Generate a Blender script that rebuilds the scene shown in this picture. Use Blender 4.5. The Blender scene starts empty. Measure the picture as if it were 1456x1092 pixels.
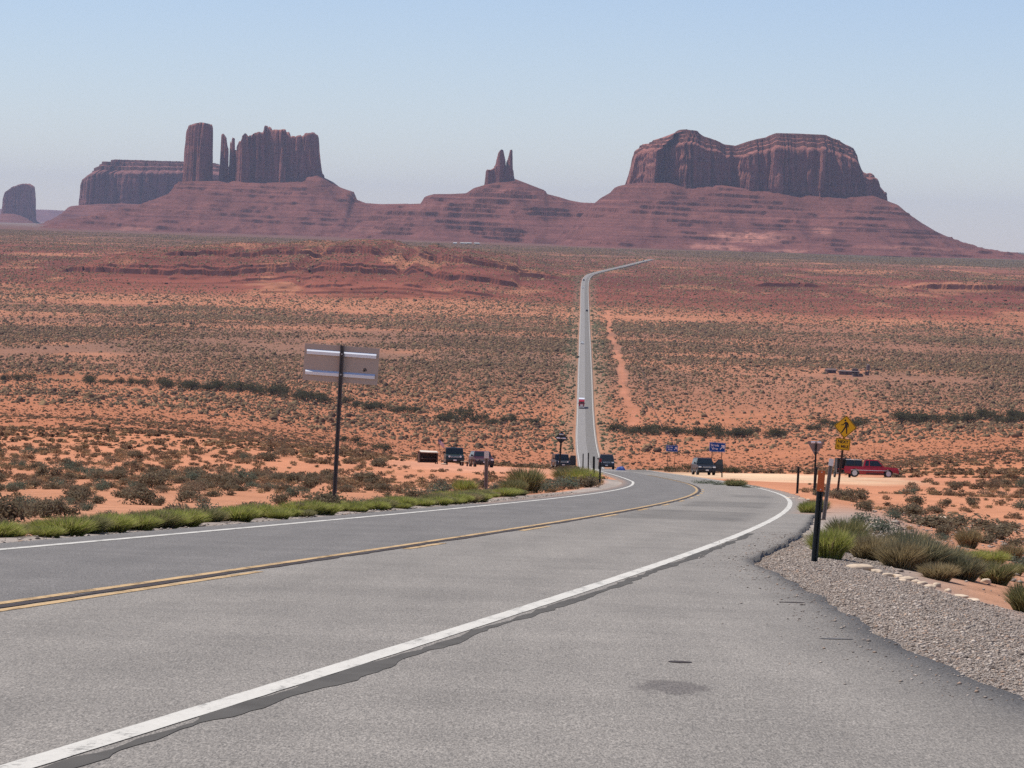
import bpy, bmesh, math, random
import numpy as np
from mathutils import Vector, Matrix, Euler

S = bpy.context.scene
COL = S.collection
rng = np.random.default_rng(7)
random.seed(7)

# ------------------------------------------------------------------ camera
F = 5050.0                                   # focal length in pixels of a 1456 px wide picture
PIT = math.atan(216 / F)                     # looking slightly down
ROLL = math.radians(1.76)
CP, SP, CR, SR = math.cos(PIT), math.sin(PIT), math.cos(ROLL), math.sin(ROLL)
FW, UP, RT = Vector((0, CP, -SP)), Vector((0, SP, CP)), Vector((1, 0, 0))
cam_d = bpy.data.cameras.new('camera')
cam_d.sensor_width = 36
cam_d.lens = 36 * F / 1456
cam_d.clip_start, cam_d.clip_end = 0.5, 90000
cam = bpy.data.objects.new('camera', cam_d)
COL.objects.link(cam)
cx_ = RT * CR + UP * SR
cy_ = -RT * SR + UP * CR
M_ = Matrix((cx_, cy_, -FW)).transposed().to_4x4()
cam.matrix_world = M_
S.camera = cam

# ------------------------------------------------------------------ world, sun, exposure
SUN_EL, SUN_AZ = math.radians(65), math.radians(-78)      # azimuth from +Y, towards +X
W = bpy.data.worlds.new('World')
S.world = W
W.use_nodes = True
nt = W.node_tree
sky = nt.nodes.new('ShaderNodeTexSky')
sky.sky_type = 'NISHITA'
sky.sun_disc = False
sky.sun_elevation = SUN_EL
sky.sun_rotation = SUN_AZ
sky.altitude = 1600
sky.air_density = 1.0
sky.dust_density = 0.4
sky.ozone_density = 3.0
bg = nt.nodes['Background']
bg.inputs['Strength'].default_value = 0.112
skm = nt.nodes.new('ShaderNodeMix'); skm.data_type = 'RGBA'; skm.blend_type = 'MULTIPLY'
skm.inputs['Factor'].default_value = 1.0; skm.inputs['B'].default_value = (0.915, 0.875, 0.965, 1)
nt.links.new(sky.outputs['Color'], skm.inputs['A'])
nt.links.new(skm.outputs['Result'], bg.inputs['Color'])
sd = bpy.data.lights.new('sun', 'SUN')
sd.energy = 4.3
sd.angle = math.radians(0.53)
sd.color = (1.0, 0.955, 0.89)
sun = bpy.data.objects.new('sun', sd)
COL.objects.link(sun)
to_sun = Vector((math.sin(SUN_AZ) * math.cos(SUN_EL), math.cos(SUN_AZ) * math.cos(SUN_EL), math.sin(SUN_EL)))
sun.rotation_euler = to_sun.to_track_quat('Z', 'Y').to_euler()
vs = S.view_settings
vs.view_transform = 'Standard'
vs.look = 'None'
vs.gamma = 1
vs.exposure = 0.2
S.cycles.max_bounces = 6
S.cycles.volume_bounces = 0
S.cycles.use_denoising = False

# ------------------------------------------------------------------ numeric helpers
def h2(ix, iy, seed):
    n = (ix.astype(np.int64) * 374761393 + iy.astype(np.int64) * 668265263 + seed * 974634617) & 0xffffffff
    n = ((n ^ (n >> 13)) * 1274126177) & 0xffffffff
    n = (n ^ (n >> 16)) & 0xffffffff
    n = (n * 2246822519) & 0xffffffff
    return ((n ^ (n >> 15)) & 0xffffff) / float(0xffffff)
def vn(x, y, seed=0):
    x = np.asarray(x, float); y = np.asarray(y, float)
    ix, iy = np.floor(x), np.floor(y)
    fx, fy = x - ix, y - iy
    fx, fy = fx * fx * (3 - 2 * fx), fy * fy * (3 - 2 * fy)
    a, b = h2(ix, iy, seed), h2(ix + 1, iy, seed)
    c, d = h2(ix, iy + 1, seed), h2(ix + 1, iy + 1, seed)
    return (a + (b - a) * fx) * (1 - fy) + (c + (d - c) * fx) * fy
def fbm(x, y, octv=4, seed=0, gain=0.5):
    t, a, n = 0, 1, 0
    for k in range(octv):
        t = t + a * (vn(x * 2 ** k + 17.3 * k, y * 2 ** k - 9.1 * k, seed + k) * 2 - 1)
        n += a; a *= gain
    return t / n
def ss(t):
    t = np.clip(t, 0, 1)
    return t * t * (3 - 2 * t)
def pchip(xs, ys):
    xs, ys = np.array(xs, float), np.array(ys, float)
    h = np.diff(xs); dl = np.diff(ys) / h
    m = np.zeros(len(xs)); m[0], m[-1] = dl[0], dl[-1]
    for i in range(1, len(xs) - 1):
        if dl[i - 1] * dl[i] > 0:
            w1, w2 = 2 * h[i] + h[i - 1], h[i] + 2 * h[i - 1]
            m[i] = (w1 + w2) / (w1 / dl[i - 1] + w2 / dl[i])
    def f(q):
        q = np.asarray(q, float)
        qc = np.clip(q, xs[0], xs[-1])
        i = np.clip(np.searchsorted(xs, qc) - 1, 0, len(h) - 1)
        t = (qc - xs[i]) / h[i]
        r = ys[i] * (2 * t**3 - 3 * t**2 + 1) + h[i] * m[i] * (t**3 - 2 * t**2 + t) + ys[i + 1] * (-2 * t**3 + 3 * t**2) + h[i] * m[i + 1] * (t**3 - t**2)
        return r
    return f
def at(x, y, Y):
    """world point at depth Y behind the picture point (x, y) of the surveyed photograph"""
    dx, dy = x - 728, y - 546
    u, v = dx * CR + dy * SR, -dx * SR + dy * CR
    d = FW + RT * (u / F) + UP * (-v / F)
    return d * (Y / d.y)

# ------------------------------------------------------------------ survey of the road
RA, RTH, RK1, RK2 = 3.90478547, 0.15040877, 0.00070077454, -1.5042099526e-06
RH, RS, RQ, RQ3 = 1.32409377, 0.05943718, 3.82112327e-05, -8.924091784e-08
def xright(Y): return -RA + RTH * Y - RK1 * Y**2 / 2 - RK2 * Y**3 / 6
yy = np.linspace(-60, 232, 147)
hd = RTH - RK1 * yy - RK2 * yy**2 / 2
xc_near = xright(yy) - 3.6 * np.cos(hd); yc_near = yy + 3.6 * np.sin(hd)
far_px = [(882, 668, 460), (838.5, 655.5, 1190), (835.2, 640, 1285), (832.2, 582, 1707), (832, 540, 1930), (831.7, 501, 2300),
          (831.5, 443, 3200), (832.5, 400, 3880), (838, 391.5, 4150), (855, 386, 4400), (885, 379, 4750), (915, 371.5, 5200), (928, 368.5, 5450)]
far_w = [at(*p) for p in far_px]
XC = pchip(list(yc_near[::6]) + [p.y for p in far_w], list(xc_near[::6]) + [p.x for p in far_w])
yz = np.linspace(-30, 232, 60)
def yp2z(Y, yp): return -(yp - 330) / F * Y
ZR = pchip(list(yz) + [p.y for p in far_w] + [9000, 12000, 16000, 26000, 60000],
           list(-(RH + RS * yz + RQ * yz**2 + RQ3 * yz**3)) + [p.z for p in far_w] + [yp2z(9000, 345), yp2z(12000, 340.5), -26.5, -37, -75])
ot = [(300, 668), (345, 656), (400, 649), (460, 644), (700, 631), (1000, 614), (1285, 592), (1500, 578), (1707, 563), (1930, 534)]
ZOFF = pchip([100, 220] + [a for a, b in ot] + [2400, 3000, 60000],
             [0, 0] + [float(yp2z(a, b) - ZR(a)) for a, b in ot] + [0, 0, 0])
EDGE_PX = [(1456, 985), (1290, 920), (1200, 865), (1110, 815), (1062, 795), (1110, 775), (1145, 750), (1153, 735)]
def on_road(x, y):
    lo, hi = 8.0, 230.0
    best = None
    prev = None
    for Y in np.linspace(8, 230, 4000):
        p = at(x, y, Y)
        g = p.z - float(ZR(Y))
        if prev is not None and g <= 0 < prev:
            return p
        prev = g
    return at(x, y, 120)
ew = [on_road(*p) for p in EDGE_PX]
_ey = [-60, 8] + [p.y for p in ew] + [100, 130, 6000]
_ex = [7.5, 5.2] + [p.x for p in ew]
_off = [7.5 - float(XC(-60)), 5.0 - float(XC(8))] + [p.x - float(XC(p.y)) for p in ew] + [4.5, 4.3, 4.2]
_o = np.argsort(_ey)
_eY, _eO = np.array(_ey)[_o], np.array(_off)[_o]
def ER(Y): return np.maximum(np.interp(Y, _eY, _eO), 4.15)
EL = -4.25

def terr(h, step, w=0.12):
    q = h / step
    f = q - np.floor(q)
    return step * (np.floor(q) + ss((f - 0.5 + w) / (2 * w)))

def hz(X, Y):
    X = np.asarray(X, float); Y = np.asarray(Y, float)
    Yc = np.clip(Y, -30, 60000)
    z0 = ZR(Yc)
    off = X - XC(np.clip(Y, -50, 5450))
    dl, dr = np.maximum(0, EL - off), np.maximum(0, off - ER(Y))
    d = dl + dr
    near = 1 - ss((Y - 220) / 120)
    A = np.interp(Y, [0, 60, 110, 200], [0.7, 0.75, 0.6, 0.2])
    drop = 0.25 * ss(dl / 4) + 0.35 * ss((dl - 8) / 30) + A * ss(dr / 6)
    Wd = np.interp(Y, [200, 300, 1190, 1707, 2500], [15, 25, 170, 170, 100])
    m = ss((np.abs(off) - 8) / Wd)
    z = z0 - drop * near + ZOFF(Y) * m
    z = z - 0.007 * np.clip(off, -120, 120) * m * ss((Y - 200) / 140) * (1 - ss((Y - 420) / 400))
    e = ss(d / 4)
    amp = np.interp(Y, [0, 60, 200, 400, 1300, 2500, 6000], [0.05, 0.10, 0.22, 0.25, 0.8, 1.2, 2.5])
    wl = np.interp(Y, [0, 200, 1300, 5000], [9, 20, 70, 220])
    # undulation at three fixed wavelengths, weighted by what the distance can show
    n = (fbm(X / 7, Y / 7, 3, 3) * 0.07 * (1 - ss((Y - 150) / 200)) + fbm(X / 22, Y / 28, 3, 5) * 0.20 * (1 - ss((Y - 700) / 600))
         + fbm(X / 75, Y / 95, 3, 9) * 0.85 * ss((Y - 450) / 900) + fbm(X / 240, Y / 320, 3, 12) * 2.0 * ss((Y - 2300) / 2000))
    z = z + n * e
    # bank of red earth beyond the wash, left
    bk = ss((X + 262) / 14) * ss((-158 - X) / 20)
    yb = 1735 + 0.10 * (X + 200) + 6 * fbm(X / 9, X * 0 + 3, 3, 21)
    z = z + bk * 2.2 * ss((Y - yb) / 5) * (1 - ss((Y - yb - 60) / 120))
    # red escarpment, left of the road, with its ledges
    k = (X < 200) & (Y > 2900) & (Y < 6200)
    if np.any(k):
        x, y = X[k] if X.ndim else X, Y[k] if Y.ndim else Y
        wob = 42 * fbm(x / 170, y / 400, 3, 31) + 12 * fbm(x / 22, y / 60, 3, 33)
        s = y + wob
        side = ss((x + 480) / 40 + 0.5 * fbm(x / 30, y / 60, 3, 35)) * (1 - ss((x + 165) / 190))
        rise = 3.5 * ss((s - 3330) / 330) + 2.0 * ss((s - 3690) / 240)
        led = 0
        for j, (s0, hh, xa, xb) in enumerate(((3640, 5.5, -480, 40), (3655, 3.0, -460, -40), (3905, 5.5, -400, 60), (3925, 2.5, -300, 60), (3545, 2.2, -420, -160), (3430, 2.6, -330, 10), (3400, 2.0, -250, -20), (3365, 2.0, -280, -60), (3335, 1.6, -200, -70))):
            w = s + 16 * fbm(x / 40 + 9 * j, y / 300, 4, 130 + j)
            on = ss((x - xa) / 30) * ss((xb - x) / 40) * ss((fbm(x / 45 + 5 * j, y * 0, 3, 150 + j) + 0.38) / 0.12)
            led = led + hh * on * ss((w - s0) / 1.0) * 0.95
        fall = 1 - ss((y - 4300) / 1500)
        low = 4.0 * ss((s - 3160) / 160) * ss((x + 330) / 120) * (1 - ss((x + 90) / 120))
        h = rise * side + low * (1 - side * 0.6)
        z2 = (h + led) * fall + side * 1.2 * fbm(x / 11, y / 14, 3, 39) * ss(h / 4) * fall
        if z.ndim: z[k] += z2
        else: z = z + z2
    # ledges right of the road
    k = (X > 180) & (Y > 3300) & (Y < 5200)
    if np.any(k) and z.ndim:
        x, y = X[k], Y[k]
        wob = 60 * fbm(x / 110, y / 300, 4, 41) + 12 * fbm(x / 18, y / 50, 3, 43)
        a1 = ss((x - 430) / 40) * 6.0 * ss((y + wob - 3990 + 0.18 * (x - 500)) / 3)
        a2 = ss((x - 255) / 20) * ss((345 - x) / 25) * 4.5 * ss((y + wob * 0.6 - 3890) / 3)
        z[k] += (a1 + a2) * (1 - ss((y - 4100) / 700))
    z = z - (0.05 + 2.2e-4 * np.maximum(Y, 0)) * (1 - ss((d - 0.05) / (0.9 + Y * 6e-4)))
    return z
def hz1(x, y): return float(hz(np.array([x]), np.array([y]))[0])
def place(px, Y, py=680):
    """ground point at depth Y in the column px of the survey"""
    for _ in range(4):
        p = at(px, py, Y)
        z = hz1(p.x, Y)
        v = at(px, py, Y).z
        py += (v - z) / Y * F
    return Vector((p.x, Y, z))
def pxm(n, Y): return n * Y / F

# ------------------------------------------------------------------ mesh helpers
def mesh_np(name, V, Fc, mat=None, col=None, parent=None, smooth=False, link=True):
    me = bpy.data.meshes.new(name)
    V = np.asarray(V, np.float32); Fc = np.asarray(Fc, np.int32)
    k = Fc.shape[1]
    me.vertices.add(len(V)); me.vertices.foreach_set('co', V.ravel())
    me.loops.add(Fc.size); me.loops.foreach_set('vertex_index', Fc.ravel())
    me.polygons.add(len(Fc)); me.polygons.foreach_set('loop_start', np.arange(0, Fc.size, k, dtype=np.int32))
    if smooth: me.polygons.foreach_set('use_smooth', np.ones(len(Fc), bool))
    me.update(calc_edges=True)
    if col is not None:
        c = np.ones((len(V), 4), np.float32); c[:, :3] = col
        a = me.color_attributes.new('tint', 'FLOAT_COLOR', 'POINT')
        a.data.foreach_set('color', c.ravel())
    if mat: me.materials.append(mat)
    if not link: return me
    o = bpy.data.objects.new(name, me); COL.objects.link(o)
    if parent: o.parent = parent
    return o
def grid_faces(nr, nc, wrap=False):
    r = np.arange(nr - 1)[:, None]; c = np.arange(nc if wrap else nc - 1)[None, :]
    c2 = (c + 1) % nc
    return np.stack([r * nc + c, r * nc + c2, (r + 1) * nc + c2, (r + 1) * nc + c], -1).reshape(-1, 4)
class MB:
    """collects simple solids and links them as one mesh object"""
    def __init__(s): s.bm = bmesh.new()
    def box(s, cx, cy, cz, sx, sy, sz, rot=None, taper=None, bev=0):
        r = bmesh.ops.create_cube(s.bm, size=1)
        vs_ = r['verts']
        for v in vs_:
            x, y, z = v.co
            if taper and z > 0: x *= taper[0]; y *= taper[1]
            v.co = Vector((x * sx, y * sy, z * sz))
        if bev:
            e = list({e for v in vs_ for e in v.link_edges})
            rb = bmesh.ops.bevel(s.bm, geom=e, offset=bev, segments=2, affect='EDGES', profile=0.6)
            vs_ = list({v for f in rb['faces'] for v in f.verts} | {v for v in vs_ if v.is_valid})
        m = Matrix.Translation((cx, cy, cz)) @ (rot.to_matrix().to_4x4() if rot else Matrix())
        for v in vs_: v.co = m @ v.co
        return s
    def tube(s, a, b, r1, r2=None, n=10, caps=True):
        a, b = Vector(a), Vector(b); r2 = r1 if r2 is None else r2
        d = (b - a); q = d.to_track_quat('Z', 'Y')
        ra = [s.bm.verts.new(a + q @ Vector((r1 * math.cos(t), r1 * math.sin(t), 0))) for t in [2 * math.pi * i / n for i in range(n)]]
        rb = [s.bm.verts.new(b + q @ Vector((r2 * math.cos(t), r2 * math.sin(t), 0))) for t in [2 * math.pi * i / n for i in range(n)]]
        for i in range(n):
            s.bm.faces.new((ra[i], ra[(i + 1) % n], rb[(i + 1) % n], rb[i]))
        if caps: s.bm.faces.new(ra[::-1]); s.bm.faces.new(rb)
        return s
    def prism(s, pts, axis, a, b):
        """polygon pts (2-D) extruded along axis 'x' or 'y' from a to b"""
        f = (lambda p, t: Vector((t, p[0], p[1]))) if axis == 'x' else (lambda p, t: Vector((p[0], t, p[1])))
        if axis == 'z': f = lambda p, t: Vector((p[0], p[1], t))
        A = [s.bm.verts.new(f(p, a)) for p in pts]; B = [s.bm.verts.new(f(p, b)) for p in pts]
        n = len(pts)
        s.bm.faces.new(A); s.bm.faces.new(B[::-1])
        for i in range(n): s.bm.faces.new((A[(i + 1) % n], A[i], B[i], B[(i + 1) % n]))
        return s
    def loft(s, rings, cap=True):
        R = [[s.bm.verts.new(p) for p in r] for r in rings]
        n = len(R[0])
        for A, B in zip(R, R[1:]):
            for i in range(n): s.bm.faces.new((A[i], A[(i + 1) % n], B[(i + 1) % n], B[i]))
        if cap: s.bm.faces.new(R[0][::-1]); s.bm.faces.new(R[-1])
        return s
    def build(s, name, mat, parent=None, smooth=False):
        bmesh.ops.recalc_face_normals(s.bm, faces=s.bm.faces)
        me = bpy.data.meshes.new(name)
        s.bm.to_mesh(me); s.bm.free()
        if smooth:
            for p in me.polygons: p.use_smooth = True
        me.materials.append(mat)
        o = bpy.data.objects.new(name, me); COL.objects.link(o)
        if parent: o.parent = parent
        return o
def tag(o, label=None, cat=None, group=None, kind=None):
    if label: o['label'] = label
    if cat: o['category'] = cat
    if group: o['group'] = group
    if kind: o['kind'] = kind
    return o
def empty(name, loc, rot=(0, 0, 0)):
    o = bpy.data.objects.new(name, None); COL.objects.link(o)
    o.location = loc; o.rotation_euler = rot; o.empty_display_size = 0.3
    return o
def copy_tree(o, parent=None):
    c = o.copy(); COL.objects.link(c)
    if parent: c.parent = parent
    for ch in list(o.children): copy_tree(ch, c)
    return c
def text_mesh(name, body, size, mat, parent, loc, rot=(math.pi / 2, 0, 0), bold=0.0, align='CENTER'):
    cu = bpy.data.curves.new(name, 'FONT'); cu.body = body; cu.size = size; cu.extrude = 0.002; cu.offset = bold
    cu.align_x = align; cu.align_y = 'CENTER'
    t = bpy.data.objects.new(name + '_src', cu); COL.objects.link(t)
    dg = bpy.context.evaluated_depsgraph_get()
    me = bpy.data.meshes.new_from_object(t.evaluated_get(dg))
    bpy.data.objects.remove(t)
    me.name = name
    me.materials.clear(); me.materials.append(mat)
    o = bpy.data.objects.new(name, me); COL.objects.link(o)
    o.parent = parent; o.location = loc; o.rotation_euler = rot
    return o

# ------------------------------------------------------------------ materials
def newmat(name):
    m = bpy.data.materials.new(name); m.use_nodes = True
    t = m.node_tree
    b = t.nodes['Principled BSDF']
    return m, t, b
def simple(name, col, rough=0.6, metal=0.0, spec=0.4, var=0.12, scale=8.0, bump=0.0, coat=0.0):
    m, t, b = newmat(name)
    N, L = t.nodes, t.links
    geo = N.new('ShaderNodeTexCoord')
    nz = N.new('ShaderNodeTexNoise'); nz.inputs['Scale'].default_value = scale; nz.inputs['Detail'].default_value = 5
    L.new(geo.outputs['Object'], nz.inputs['Vector'])
    mx = N.new('ShaderNodeMix'); mx.data_type = 'RGBA'; mx.blend_type = 'MIX'
    mx.inputs['A'].default_value = (*[c * (1 - var) for c in col], 1)
    mx.inputs['B'].default_value = (*[min(1, c * (1 + var)) for c in col], 1)
    L.new(nz.outputs['Fac'], mx.inputs['Factor'])
    L.new(mx.outputs['Result'], b.inputs['Base Color'])
    b.inputs['Roughness'].default_value = rough
    b.inputs['Metallic'].default_value = metal
    b.inputs['Specular IOR Level'].default_value = spec
    b.inputs['Coat Weight'].default_value = coat
    if bump:
        bp = N.new('ShaderNodeBump'); bp.inputs['Strength'].default_value = bump; bp.inputs['Distance'].default_value = 0.02
        L.new(nz.outputs['Fac'], bp.inputs['Height']); L.new(bp.outputs['Normal'], b.inputs['Normal'])
    return m
def noise(t, vec, scale, detail=4, rough=0.55, mapping=None, dist=0.0):
    N, L = t.nodes, t.links
    if mapping:
        mp = N.new('ShaderNodeMapping'); mp.inputs['Scale'].default_value = mapping
        L.new(vec, mp.inputs['Vector']); vec = mp.outputs['Vector']
    n = N.new('ShaderNodeTexNoise')
    n.inputs['Scale'].default_value = scale; n.inputs['Detail'].default_value = detail
    n.inputs['Roughness'].default_value = rough; n.inputs['Distortion'].default_value = dist
    L.new(vec, n.inputs['Vector'])
    return n.outputs['Fac']
def ramp(t, fac, stops):
    r = t.nodes.new('ShaderNodeValToRGB')
    el = r.color_ramp.elements
    while len(el) < len(stops): el.new(0.5)
    for e, (p, c) in zip(el, stops):
        e.position = p; e.color = (*c, 1) if len(c) == 3 else c
    t.links.new(fac, r.inputs['Fac'])
    return r.outputs['Color']
def mix(t, a, b, fac, mode='MIX'):
    m = t.nodes.new('ShaderNodeMix'); m.data_type = 'RGBA'; m.blend_type = mode
    for s_, v in (('A', a), ('B', b)):
        if isinstance(v, tuple): m.inputs[s_].default_value = (*v, 1)
        else: t.links.new(v, m.inputs[s_])
    if isinstance(fac, (int, float)): m.inputs['Factor'].default_value = fac
    else: t.links.new(fac, m.inputs['Factor'])
    return m.outputs['Result']
def grey(a): return (a, a, a)

# sand and soil: colour of the soil itself comes from the terrain, grain and pebbles from noise
m_soil, t, b = newmat('desert_soil')
pos = t.nodes.new('ShaderNodeNewGeometry').outputs['Position']
at_ = t.nodes.new('ShaderNodeAttribute'); at_.attribute_name = 'tint'
c1 = ramp(t, noise(t, pos, 0.9, 8, 0.65), [(0.25, grey(0.72)), (0.55, grey(1.0)), (0.8, grey(1.22))])
c2 = ramp(t, noise(t, pos, 0.045, 6, 0.6), [(0.3, grey(0.82)), (0.7, grey(1.14))])
c3 = ramp(t, noise(t, pos, 14.0, 4, 0.7), [(0.3, grey(0.8)), (0.6, grey(1.0)), (0.75, grey(1.25))])
c = mix(t, at_.outputs['Color'], c1, 1.0, 'MULTIPLY')
c = mix(t, c, c2, 1.0, 'MULTIPLY'); c = mix(t, c, c3, 0.8, 'MULTIPLY')
t.links.new(c, b.inputs['Base Color'])
b.inputs['Roughness'].default_value = 0.95; b.inputs['Specular IOR Level'].default_value = 0.1
bp = t.nodes.new('ShaderNodeBump'); bp.inputs['Strength'].default_value = 0.6; bp.inputs['Distance'].default_value = 0.12
t.links.new(noise(t, pos, 3.0, 8, 0.7), bp.inputs['Height']); t.links.new(bp.outputs['Normal'], b.inputs['Normal'])

# sandstone of the buttes: beds across, weather streaks down
def rock_mat(name, base, dark, light, strata=1.0, streak=1.0, bedf=0.075):
    m, t, b = newmat(name)
    pos = t.nodes.new('ShaderNodeNewGeometry').outputs['Position']
    at_ = t.nodes.new('ShaderNodeAttribute'); at_.attribute_name = 'tint'
    bed = noise(t, pos, 1.0, 6, 0.7, (0.0015, 0.0015, bedf), 0.3)
    c = ramp(t, bed, [(0.32, dark), (0.47, base), (0.56, base), (0.68, light)])
    c = mix(t, base, c, strata)
    stk = noise(t, pos, 1.0, 6, 0.65, (0.055, 0.055, 0.006), 0.6)
    c = mix(t, c, ramp(t, stk, [(0.33, grey(0.62)), (0.5, grey(0.98)), (0.7, grey(1.2))]), streak, 'MULTIPLY')
    big = noise(t, pos, 0.008, 5, 0.6)
    c = mix(t, c, ramp(t, big, [(0.3, grey(0.8)), (0.7, grey(1.18))]), 1.0, 'MULTIPLY')
    fine = noise(t, pos, 0.16, 6, 0.8)
    c = mix(t, c, ramp(t, fine, [(0.34, grey(0.60)), (0.5, grey(1.0)), (0.66, grey(1.38))]), 0.9, 'MULTIPLY')
    if streak > 0.5:
        ck = noise(t, pos, 1.0, 4, 0.6, (0.045, 0.045, 0.004), 0.4)
        c = mix(t, c, ramp(t, ck, [(0.44, grey(1.0)), (0.475, grey(0.5)), (0.49, grey(0.42)), (0.51, grey(1.0)), (0.60, grey(1.12)), (0.66, grey(0.8))]), 0.85, 'MULTIPLY')
    c = mix(t, c, at_.outputs['Color'], 1.0, 'MULTIPLY')
    t.links.new(c, b.inputs['Base Color'])
    b.inputs['Roughness'].default_value = 0.95; b.inputs['Specular IOR Level'].default_value = 0.1
    bp = t.nodes.new('ShaderNodeBump'); bp.inputs['Strength'].default_value = 0.9; bp.inputs['Distance'].default_value = 5.0
    t.links.new(noise(t, pos, 0.09, 8, 0.78), bp.inputs['Height']); t.links.new(bp.outputs['Normal'], b.inputs['Normal'])
    return m
m_cliff = rock_mat('butte_sandstone', (0.29, 0.112, 0.082), (0.17, 0.068, 0.056), (0.37, 0.16, 0.115), 0.85, 0.85)
m_talus = rock_mat('talus_shale', (0.165, 0.060, 0.045), (0.085, 0.032, 0.028), (0.235, 0.095, 0.068), 1.0, 0.4, 0.22)

# worn asphalt: pale aggregate in dark binder
def asphalt(name, k):
    m, t, b = newmat(name)
    pos = t.nodes.new('ShaderNodeNewGeometry').outputs['Position']
    at_ = t.nodes.new('ShaderNodeAttribute'); at_.attribute_name = 'tint'
    g1 = noise(t, pos, 1.0, 3, 0.8, (105.0, 17.0, 20.0))
    g2 = noise(t, pos, 1.0, 4, 0.75, (52.0, 9.0, 10.0))
    c = ramp(t, g1, [(0.3, grey(0.40 * k)), (0.5, grey(1.0 * k)), (0.7, grey(1.7 * k))])
    c = mix(t, c, ramp(t, g2, [(0.32, grey(0.78)), (0.5, grey(1.0)), (0.68, grey(1.2))]), 1.0, 'MULTIPLY')
    c = mix(t, c, ramp(t, noise(t, pos, 0.55, 6, 0.6), [(0.3, grey(0.88)), (0.7, grey(1.1))]), 1.0, 'MULTIPLY')
    c = mix(t, c, ramp(t, noise(t, pos, 1.0, 5, 0.6, (2.2, 0.12, 1.0)), [(0.3, grey(0.93)), (0.7, grey(1.06))]), 1.0, 'MULTIPLY')
    c = mix(t, c, at_.outputs['Color'], 1.0, 'MULTIPLY')
    # dried spill on the pullout: soft-edged darker patch
    sc_ = on_road(955, 977)
    mp = t.nodes.new('ShaderNodeMapping'); mp.vector_type = 'POINT'
    mp.inputs['Location'].default_value = (-sc_.x / 0.38, -sc_.y / 1.15, 0); mp.inputs['Scale'].default_value = (1 / 0.38, 1 / 1.15, 0)
    t.links.new(pos, mp.inputs['Vector'])
    ln = t.nodes.new('ShaderNodeVectorMath'); ln.operation = 'LENGTH'; t.links.new(mp.outputs['Vector'], ln.inputs[0])
    wb = t.nodes.new('ShaderNodeMath'); wb.operation = 'MULTIPLY_ADD'; wb.inputs[1].default_value = 0.8
    t.links.new(noise(t, pos, 1.0, 4, 0.6, (9.0, 2.2, 1.0)), wb.inputs[0]); t.links.new(ln.outputs['Value'], wb.inputs[2])
    c = mix(t, c, ramp(t, wb.outputs[0], [(0.0, (0.60, 0.585, 0.60)), (0.85, (0.66, 0.645, 0.65)), (1.0, grey(1.0))]), 1.0, 'MULTIPLY')
    t.links.new(c, b.inputs['Base Color'])
    b.inputs['Roughness'].default_value = 0.85; b.inputs['Specular IOR Level'].default_value = 0.25
    bp = t.nodes.new('ShaderNodeBump'); bp.inputs['Strength'].default_value = 0.5; bp.inputs['Distance'].default_value = 0.004
    t.links.new(g2, bp.inputs['Height']); t.links.new(bp.outputs['Normal'], b.inputs['Normal'])
    return m
m_asph = asphalt('worn_asphalt', 0.205)

def paint(name, col, wear):
    m, t, b = newmat(name)
    pos = t.nodes.new('ShaderNodeNewGeometry').outputs['Position']
    w = noise(t, pos, 26.0, 6, 0.75)
    w2 = noise(t, pos, 1.0, 6, 0.7, (5.0, 1.2, 1.0))
    mm = t.nodes.new('ShaderNodeMath'); mm.operation = 'MULTIPLY'
    t.links.new(w, mm.inputs[0]); t.links.new(w2, mm.inputs[1])
    c = ramp(t, mm.outputs[0], [(wear, tuple(x * 0.42 for x in col)), (wear + 0.05, tuple(x * 0.9 for x in col)), (0.42, col)])
    t.links.new(c, b.inputs['Base Color']); b.inputs['Roughness'].default_value = 0.8
    b.inputs['Specular IOR Level'].default_value = 0.2
    return m
m_white = paint('white_road_paint', (0.60, 0.565, 0.495), 0.17)
m_yellow = paint('yellow_road_paint', (0.55, 0.37, 0.185), 0.19)
m_tar = simple('tar_sealant', (0.098, 0.090, 0.079), 0.9, spec=0.08, var=0.38, scale=2.2)
m_crack = simple('centre_crack', (0.045, 0.032, 0.027), 0.9, var=0.4, scale=2.0)
m_stain = simple('oil_stain', (0.115, 0.107, 0.10), 0.8, var=0.25, scale=30.0)

def tinted(name, rough=0.85, sc=3.0, lo=0.7, hi=1.3, spec=0.15, transl=0.0):
    m, t, b = newmat(name)
    pos = t.nodes.new('ShaderNodeNewGeometry').outputs['Position']
    at_ = t.nodes.new('ShaderNodeAttribute'); at_.attribute_name = 'tint'
    c = mix(t, at_.outputs['Color'], ramp(t, noise(t, pos, sc, 4, 0.7), [(0.3, grey(lo)), (0.7, grey(hi))]), 1.0, 'MULTIPLY')
    t.links.new(c, b.inputs['Base Color']); b.inputs['Roughness'].default_value = rough
    b.inputs['Specular IOR Level'].default_value = spec
    if transl:
        tr = t.nodes.new('ShaderNodeBsdfTranslucent'); t.links.new(c, tr.inputs['Color'])
        ms = t.nodes.new('ShaderNodeMixShader'); ms.inputs[0].default_value = transl
        t.links.new(b.outputs[0], ms.inputs[1]); t.links.new(tr.outputs[0], ms.inputs[2])
        t.links.new(ms.outputs[0], t.nodes['Material Output'].inputs['Surface'])
    return m
m_leaf = tinted('desert_shrub_leaves', 0.85, 2.0, 0.75, 1.25, transl=0.4)
m_brush = tinted('distant_brush', 0.9, 2.0, 0.7, 1.3)
m_peb = tinted('pebbles', 0.9, 9.0, 0.75, 1.25)
m_rock = tinted('pale_sandstone_rock', 0.92, 5.0, 0.72, 1.2)

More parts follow.
